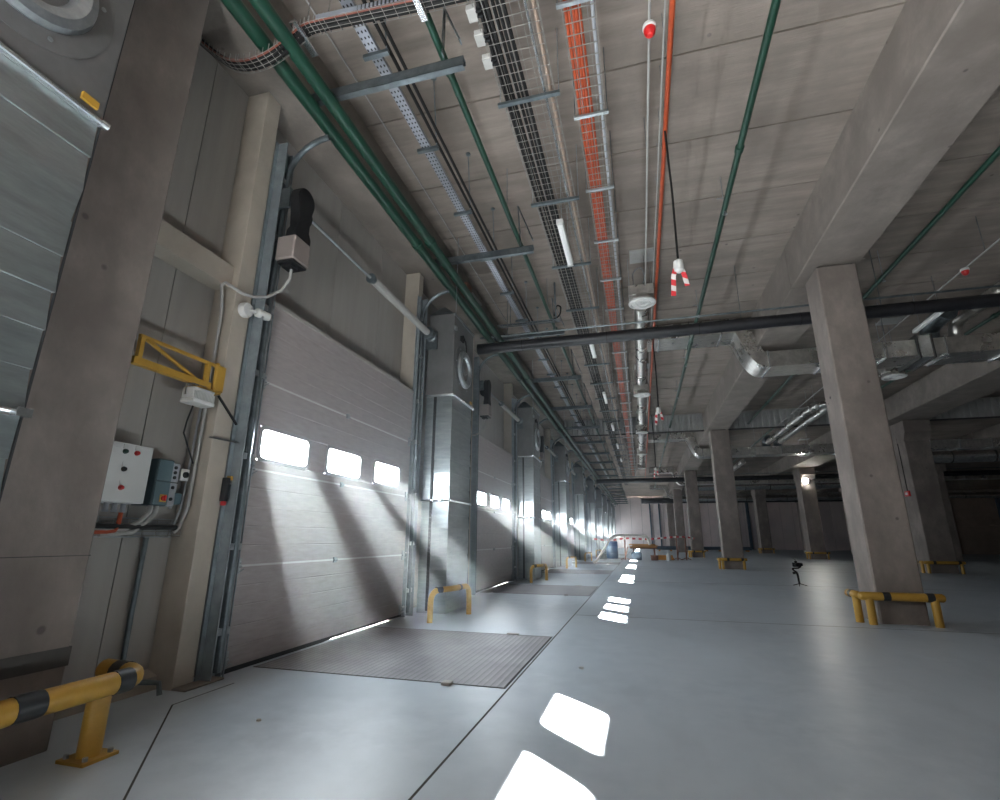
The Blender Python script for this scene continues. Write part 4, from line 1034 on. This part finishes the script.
# ================================================================== THINGS ON THE FLOOR
# camera gimbal on a small tripod
gx, gy = 3.38, 13.33
t = thing('camera_gimbal', (gx, gy, 0), 'black camera on a handheld gimbal standing on the open floor', 'camera gimbal')
for a in (.2, 2.3, 4.4): MB().tube([(gx, gy, .045), (gx + .13 * math.cos(a), gy + .13 * math.sin(a), .006)], [.008, .006], 8).build('leg', 'black', t)
MB().tube([(gx, gy, .03), (gx - .004, gy, .05), (gx - .012, gy, .2), (gx - .02, gy, .235)], [.014, .017, .019, .022], 12).build('grip', 'black', t)
MB().tube([(gx - .02, gy, .235), (gx - .03, gy + .01, .262), (gx - .075, gy + .02, .30), (gx - .07, gy + .02, .33)], [.022, .016, .016, .02], 10).build('pan_arm', 'black', t)
MB().tube([(gx - .07, gy + .02, .325), (gx + .02, gy + .03, .33), (gx + .06, gy + .02, .355), (gx + .062, gy, .41)], .013, 10).build('roll_arm', 'black', t)
MB().lathe((gx + .07, gy, .40), (-1, 0, 0), [(.03, -.02), (.032, 0), (.032, .03), (.02, .035)], 16).build('tilt_motor', 'black', t)
cb = MB().box(gx - .075, gx + .04, gy - .04, gy + .03, .355, .435).box(gx - .04, gx + .005, gy - .03, gy + .02, .435, .465).build('camera_body', 'black', t, bevel=.008)
MB().lathe((gx - .02, gy - .04, .395), (0, -1, 0), [(.034, 0), (.034, .03), (.038, .035), (.038, .075), (.03, .08), (.026, .07)], 20).build('lens', 'black', cb)
MB().lathe((gx - .09, gy, .24), (1, 0, 0), [(.02, 0), (.024, .006), (.024, .04), (.014, .045)], 14).build('control_knob', 'black', t)
MB().tube([(gx - .02, gy, .47), (gx - .02, gy, .50), (gx - .06, gy, .505)], .007, 8).build('top_handle', 'black', t)
t.scale = (1.22, 1.22, 1.16)
# roped-off work area far down the lane
def stand(x, y, h, label):
    t = thing('barrier_stand', (x, y, 0), label, 'barrier stand')
    MB().cyl((x, y, 0), (x, y, h), .035, 10).build('pole', 'rust', t)
    MB().tube([(x - .22, y, .02), (x, y, .12), (x + .22, y, .02)], .02, 8).tube([(x, y - .22, .02), (x, y, .12), (x, y + .22, .02)], .02, 8).build('foot', 'rust', t)
    MB().bar((x, y, h * .1), (x + .12, y + .1, h * .55), .03, .03).build('brace', 'rust', t, smooth=False)
stand(-.82, 26.3, 1.15, 'left rusty stand holding the red and white barrier tape')
stand(1.66, 27.2, 1.20, 'right rusty stand holding the red and white barrier tape')
stand(2.10, 27.6, 1.15, 'rightmost rusty stand at the end of the barrier tape')
P = [(-2.3, 25.6, 1.0), (-1.5, 26, .90), (-.82, 26.25, 1.05), (.2, 26.7, .98), (1.66, 27.15, 1.12), (2.1, 27.55, 1.12), (2.6, 28.2, 1.05)]
P = bend(P, .4, 4); b = MB()
for p, q in zip(P[:-1], P[1:]): b.bar(p, q, .008, .085)
tag(b.build('barrier_tape', 'tapeX', smooth=False), 'red and white barrier tape strung around the far work area', 'barrier tape')
tag(MB().tube(bend([(-1.95, 22.0, .06), (-1.9, 22.4, .1), (-1.65, 23.5, .55), (-1.42, 24.4, 1.0), (-1.2, 24.8, 1.16), (-.5, 25.2, 1.16), (.25, 25.7, 1.15), (.35, 25.8, .75)], .25, 4), .055, 12).build('exhaust_hose', 'hose'), 'fat white hose arching over the far work area', 'hose')
t = thing('work_table', (.15, 28, 0), 'trestle table stacked with orange boards in the far work area', 'table')
MB().box(-.6, .75, 27.6, 28.5, .52, .58).build('tabletop', 'rust', t, smooth=False)
for x in (-.45, .6):
    for y in (27.7, 28.4): MB().bar((x, y, 0), (x, y, .52), .06, .06).build('leg', 'rust', t, smooth=False)
for i, (z, a, c) in enumerate(((.58, -.62, .70), (.64, -.5, .78), (.70, -.66, .66))):
    tag(MB().box(a, c, 27.62 + .05 * i, 28.42, z, z + .05).build('timber_board', 'wood', smooth=False, bevel=.006), '%s orange board of the stack on the trestle table' % ('lowest', 'middle', 'topmost')[i], 'board', 'boards on the trestle table')
tag(MB().lathe((-1.55, 28.2, 0), (0, 0, 1), [(.28, 0), (.30, .02), (.30, .27), (.31, .29), (.30, .31), (.30, .60), (.31, .62), (.30, .64), (.29, .86), (.26, .88)], 24).build('drum', 'blue'), 'blue drum behind the white hose', 'drum')
tag(MB().lathe((.55, 26.6, 0), (0, 0, 1), [(.14, 0), (.17, .02), (.18, .2), (.20, .22), (.19, .24)], 18).build('bucket', 'rust'), 'dark bucket on the floor before the trestle table', 'bucket')
tag(MB().box(-.55, -.05, 26.8, 27.3, 0, .3).prism([(-.57, .3), (-.03, .3), (-.1, .38), (-.5, .38)], 1, 26.78, 27.32).build('tool_box', 'slate', bevel=.02), 'slate blue tool box under the trestle table', 'tool box')
tag(MB().box(.7, 1.5, 27.4, 27.9, 0, .10).box(.75, 1.45, 27.42, 27.5, .10, .22).box(.75, 1.45, 27.8, 27.88, .10, .22).build('pallet', 'wood', smooth=False), 'low wooden pallet right of the trestle table', 'pallet')
tag(MB().prism([(-2.2, 0), (-1.75, 0), (-1.8, .2), (-1.95, .34), (-2.12, .25)], 1, 26.4, 27.0).build('rubble_sack', 'greybox', bevel=.08, seg=3), 'slumped grey sack left of the barrier stand', 'sack')
tag(MB().lathe((1.2, 26.4, 0), (0, 0, 1), [(.10, 0), (.11, .01), (.11, .26), (.06, .31), (.05, .36)], 16).build('canister', 'white'), 'small pale canister on the floor between the barrier stands', 'canister')
for i, (x0, x1, y, h, lab) in enumerate(((1.2, 4.6, 47.6, .42, 'left long stack of slate-wrapped panels before the end wall'), (5.2, 9.0, 48.5, .40, 'right long stack of slate-wrapped panels before the end wall'))):
    t = thing('panel_stack', ((x0 + x1) / 2, y, 0), lab, 'panel stack')
    MB().box(x0, x1, y, y + 1.1, .12, h).build('wrapped_bundle', 'slate', t, bevel=.03)
    for k in range(4): MB().box(x0 + .2 + k * (x1 - x0 - .5) / 3, x0 + .32 + k * (x1 - x0 - .5) / 3, y - .02, y + 1.1, 0, .12).build('bearer', 'wood', t, smooth=False)
# debris on the floor
tag(MB().box(-.55, -.515, 4.42, 4.44, 0, .012).box(-.53, -.52, 4.40, 4.46, 0, .008).build('plastic_scrap', 'white', smooth=False), 'tiny white scrap on the floor right of the dock leveller', 'scrap')
tag(MB().lathe((-2.15, 2.72, 0), (0, 0, 1), [(.014, 0), (.012, .008), (.004, .01)], 8).build('floor_chip', 'post'), 'small pale chip on the floor near the guard rail', 'chip')

# ================================================================== LIGHT
def light(name, typ, energy, col, loc=(0, 0, 0)):
    l = bpy.data.lights.new(name, typ); l.energy = energy; l.color = col
    o = bpy.data.objects.new(name, l); COL.objects.link(o); o.location = loc
    return o
sd = Vector((2.665, -2.53, -1.775))
s = light('sun', 'SUN', 480., (1, .93, .85)); s.data.angle = math.radians(.6)
s.rotation_euler = sd.to_track_quat('-Z', 'Y').to_euler()

w = bpy.data.worlds.new('world'); S.world = w; w.use_nodes = True
bg = w.node_tree.nodes['Background']
bg.inputs[0].default_value = (.80, .90, 1, 1); bg.inputs[1].default_value = .07

# dusty air along the door wall: a thin scattering medium that fades out towards the hall and the ceiling
HAZE = .0105
nt = w.node_tree
v = N(nt, 'ShaderNodeVolumeScatter', Density=0., Anisotropy=.35); v.inputs['Color'].default_value = (.84, .93, 1, 1)
g = nt.nodes.new('ShaderNodeNewGeometry'); sx = nt.nodes.new('ShaderNodeSeparateXYZ')
nt.links.new(g.outputs['Position'], sx.inputs[0])
def ramp(o, a, b, hi=1.):
    r = nt.nodes.new('ShaderNodeMapRange'); r.interpolation_type = 'SMOOTHSTEP'
    r.inputs['From Min'].default_value = a; r.inputs['From Max'].default_value = b; r.inputs['To Max'].default_value = hi
    nt.links.new(sx.outputs[o], r.inputs['Value']); return r.outputs['Result']
def mul(p, q):
    m = N(nt, 'ShaderNodeMath', _operation='MULTIPLY'); nt.links.new(p, m.inputs[0]); nt.links.new(q, m.inputs[1]); return m.outputs[0]
d_ = mul(ramp('X', 1.5, -2.6, HAZE), ramp('Z', 2.9, 1.9))
d_ = mul(d_, ramp('X', -3.2, -3.1))
d_ = mul(d_, ramp('Z', -.5, 1.5))
d_ = mul(d_, ramp('Y', .5, 2.5))
nt.links.new(d_, v.inputs['Density'])
nt.links.new(v.outputs[0], nt.nodes['World Output'].inputs['Volume'])
w.cycles.volume_step_size = 1.2

# ================================================================== CAMERA
cam = bpy.data.cameras.new('camera'); co = bpy.data.objects.new('camera', cam); COL.objects.link(co)
cam.sensor_width = 36.; cam.sensor_fit = 'HORIZONTAL'; cam.lens = 36 * 498.15 / 1000; cam.clip_start = .02; cam.clip_end = 300
yaw, pit, rol = -0.269057, 0.270662, -0.0061655
cy, sy, cp, sp = math.cos(yaw), math.sin(yaw), math.cos(pit), math.sin(pit)
F = Vector((sy * cp, cy * cp, sp)); R = Vector((cy, -sy, 0)); D = -R.cross(F)
R2 = math.cos(rol) * R + math.sin(rol) * D; D2 = -math.sin(rol) * R + math.cos(rol) * D
co.matrix_world = Matrix((( R2.x, -D2.x, -F.x, 0), (R2.y, -D2.y, -F.y, 0), (R2.z, -D2.z, -F.z, 1.0), (0, 0, 0, 1)))
S.camera = co
S.view_settings.view_transform = 'Standard'; S.view_settings.look = 'None'
S.view_settings.gamma = 1; S.view_settings.exposure = .28; S.view_settings.use_curve_mapping = False
S.cycles.use_adaptive_sampling = True; S.cycles.adaptive_threshold = .02; S.cycles.use_guiding = True; S.cycles.use_light_tree = False; S.cycles.sample_clamp_indirect = 20.; S.cycles.volume_step_rate = 1.; S.cycles.volume_max_steps = 28
S.cycles.max_bounces = 8; S.cycles.diffuse_bounces = 4; S.cycles.volume_bounces = 0
S.cycles.caustics_reflective = False; S.cycles.caustics_refractive = False
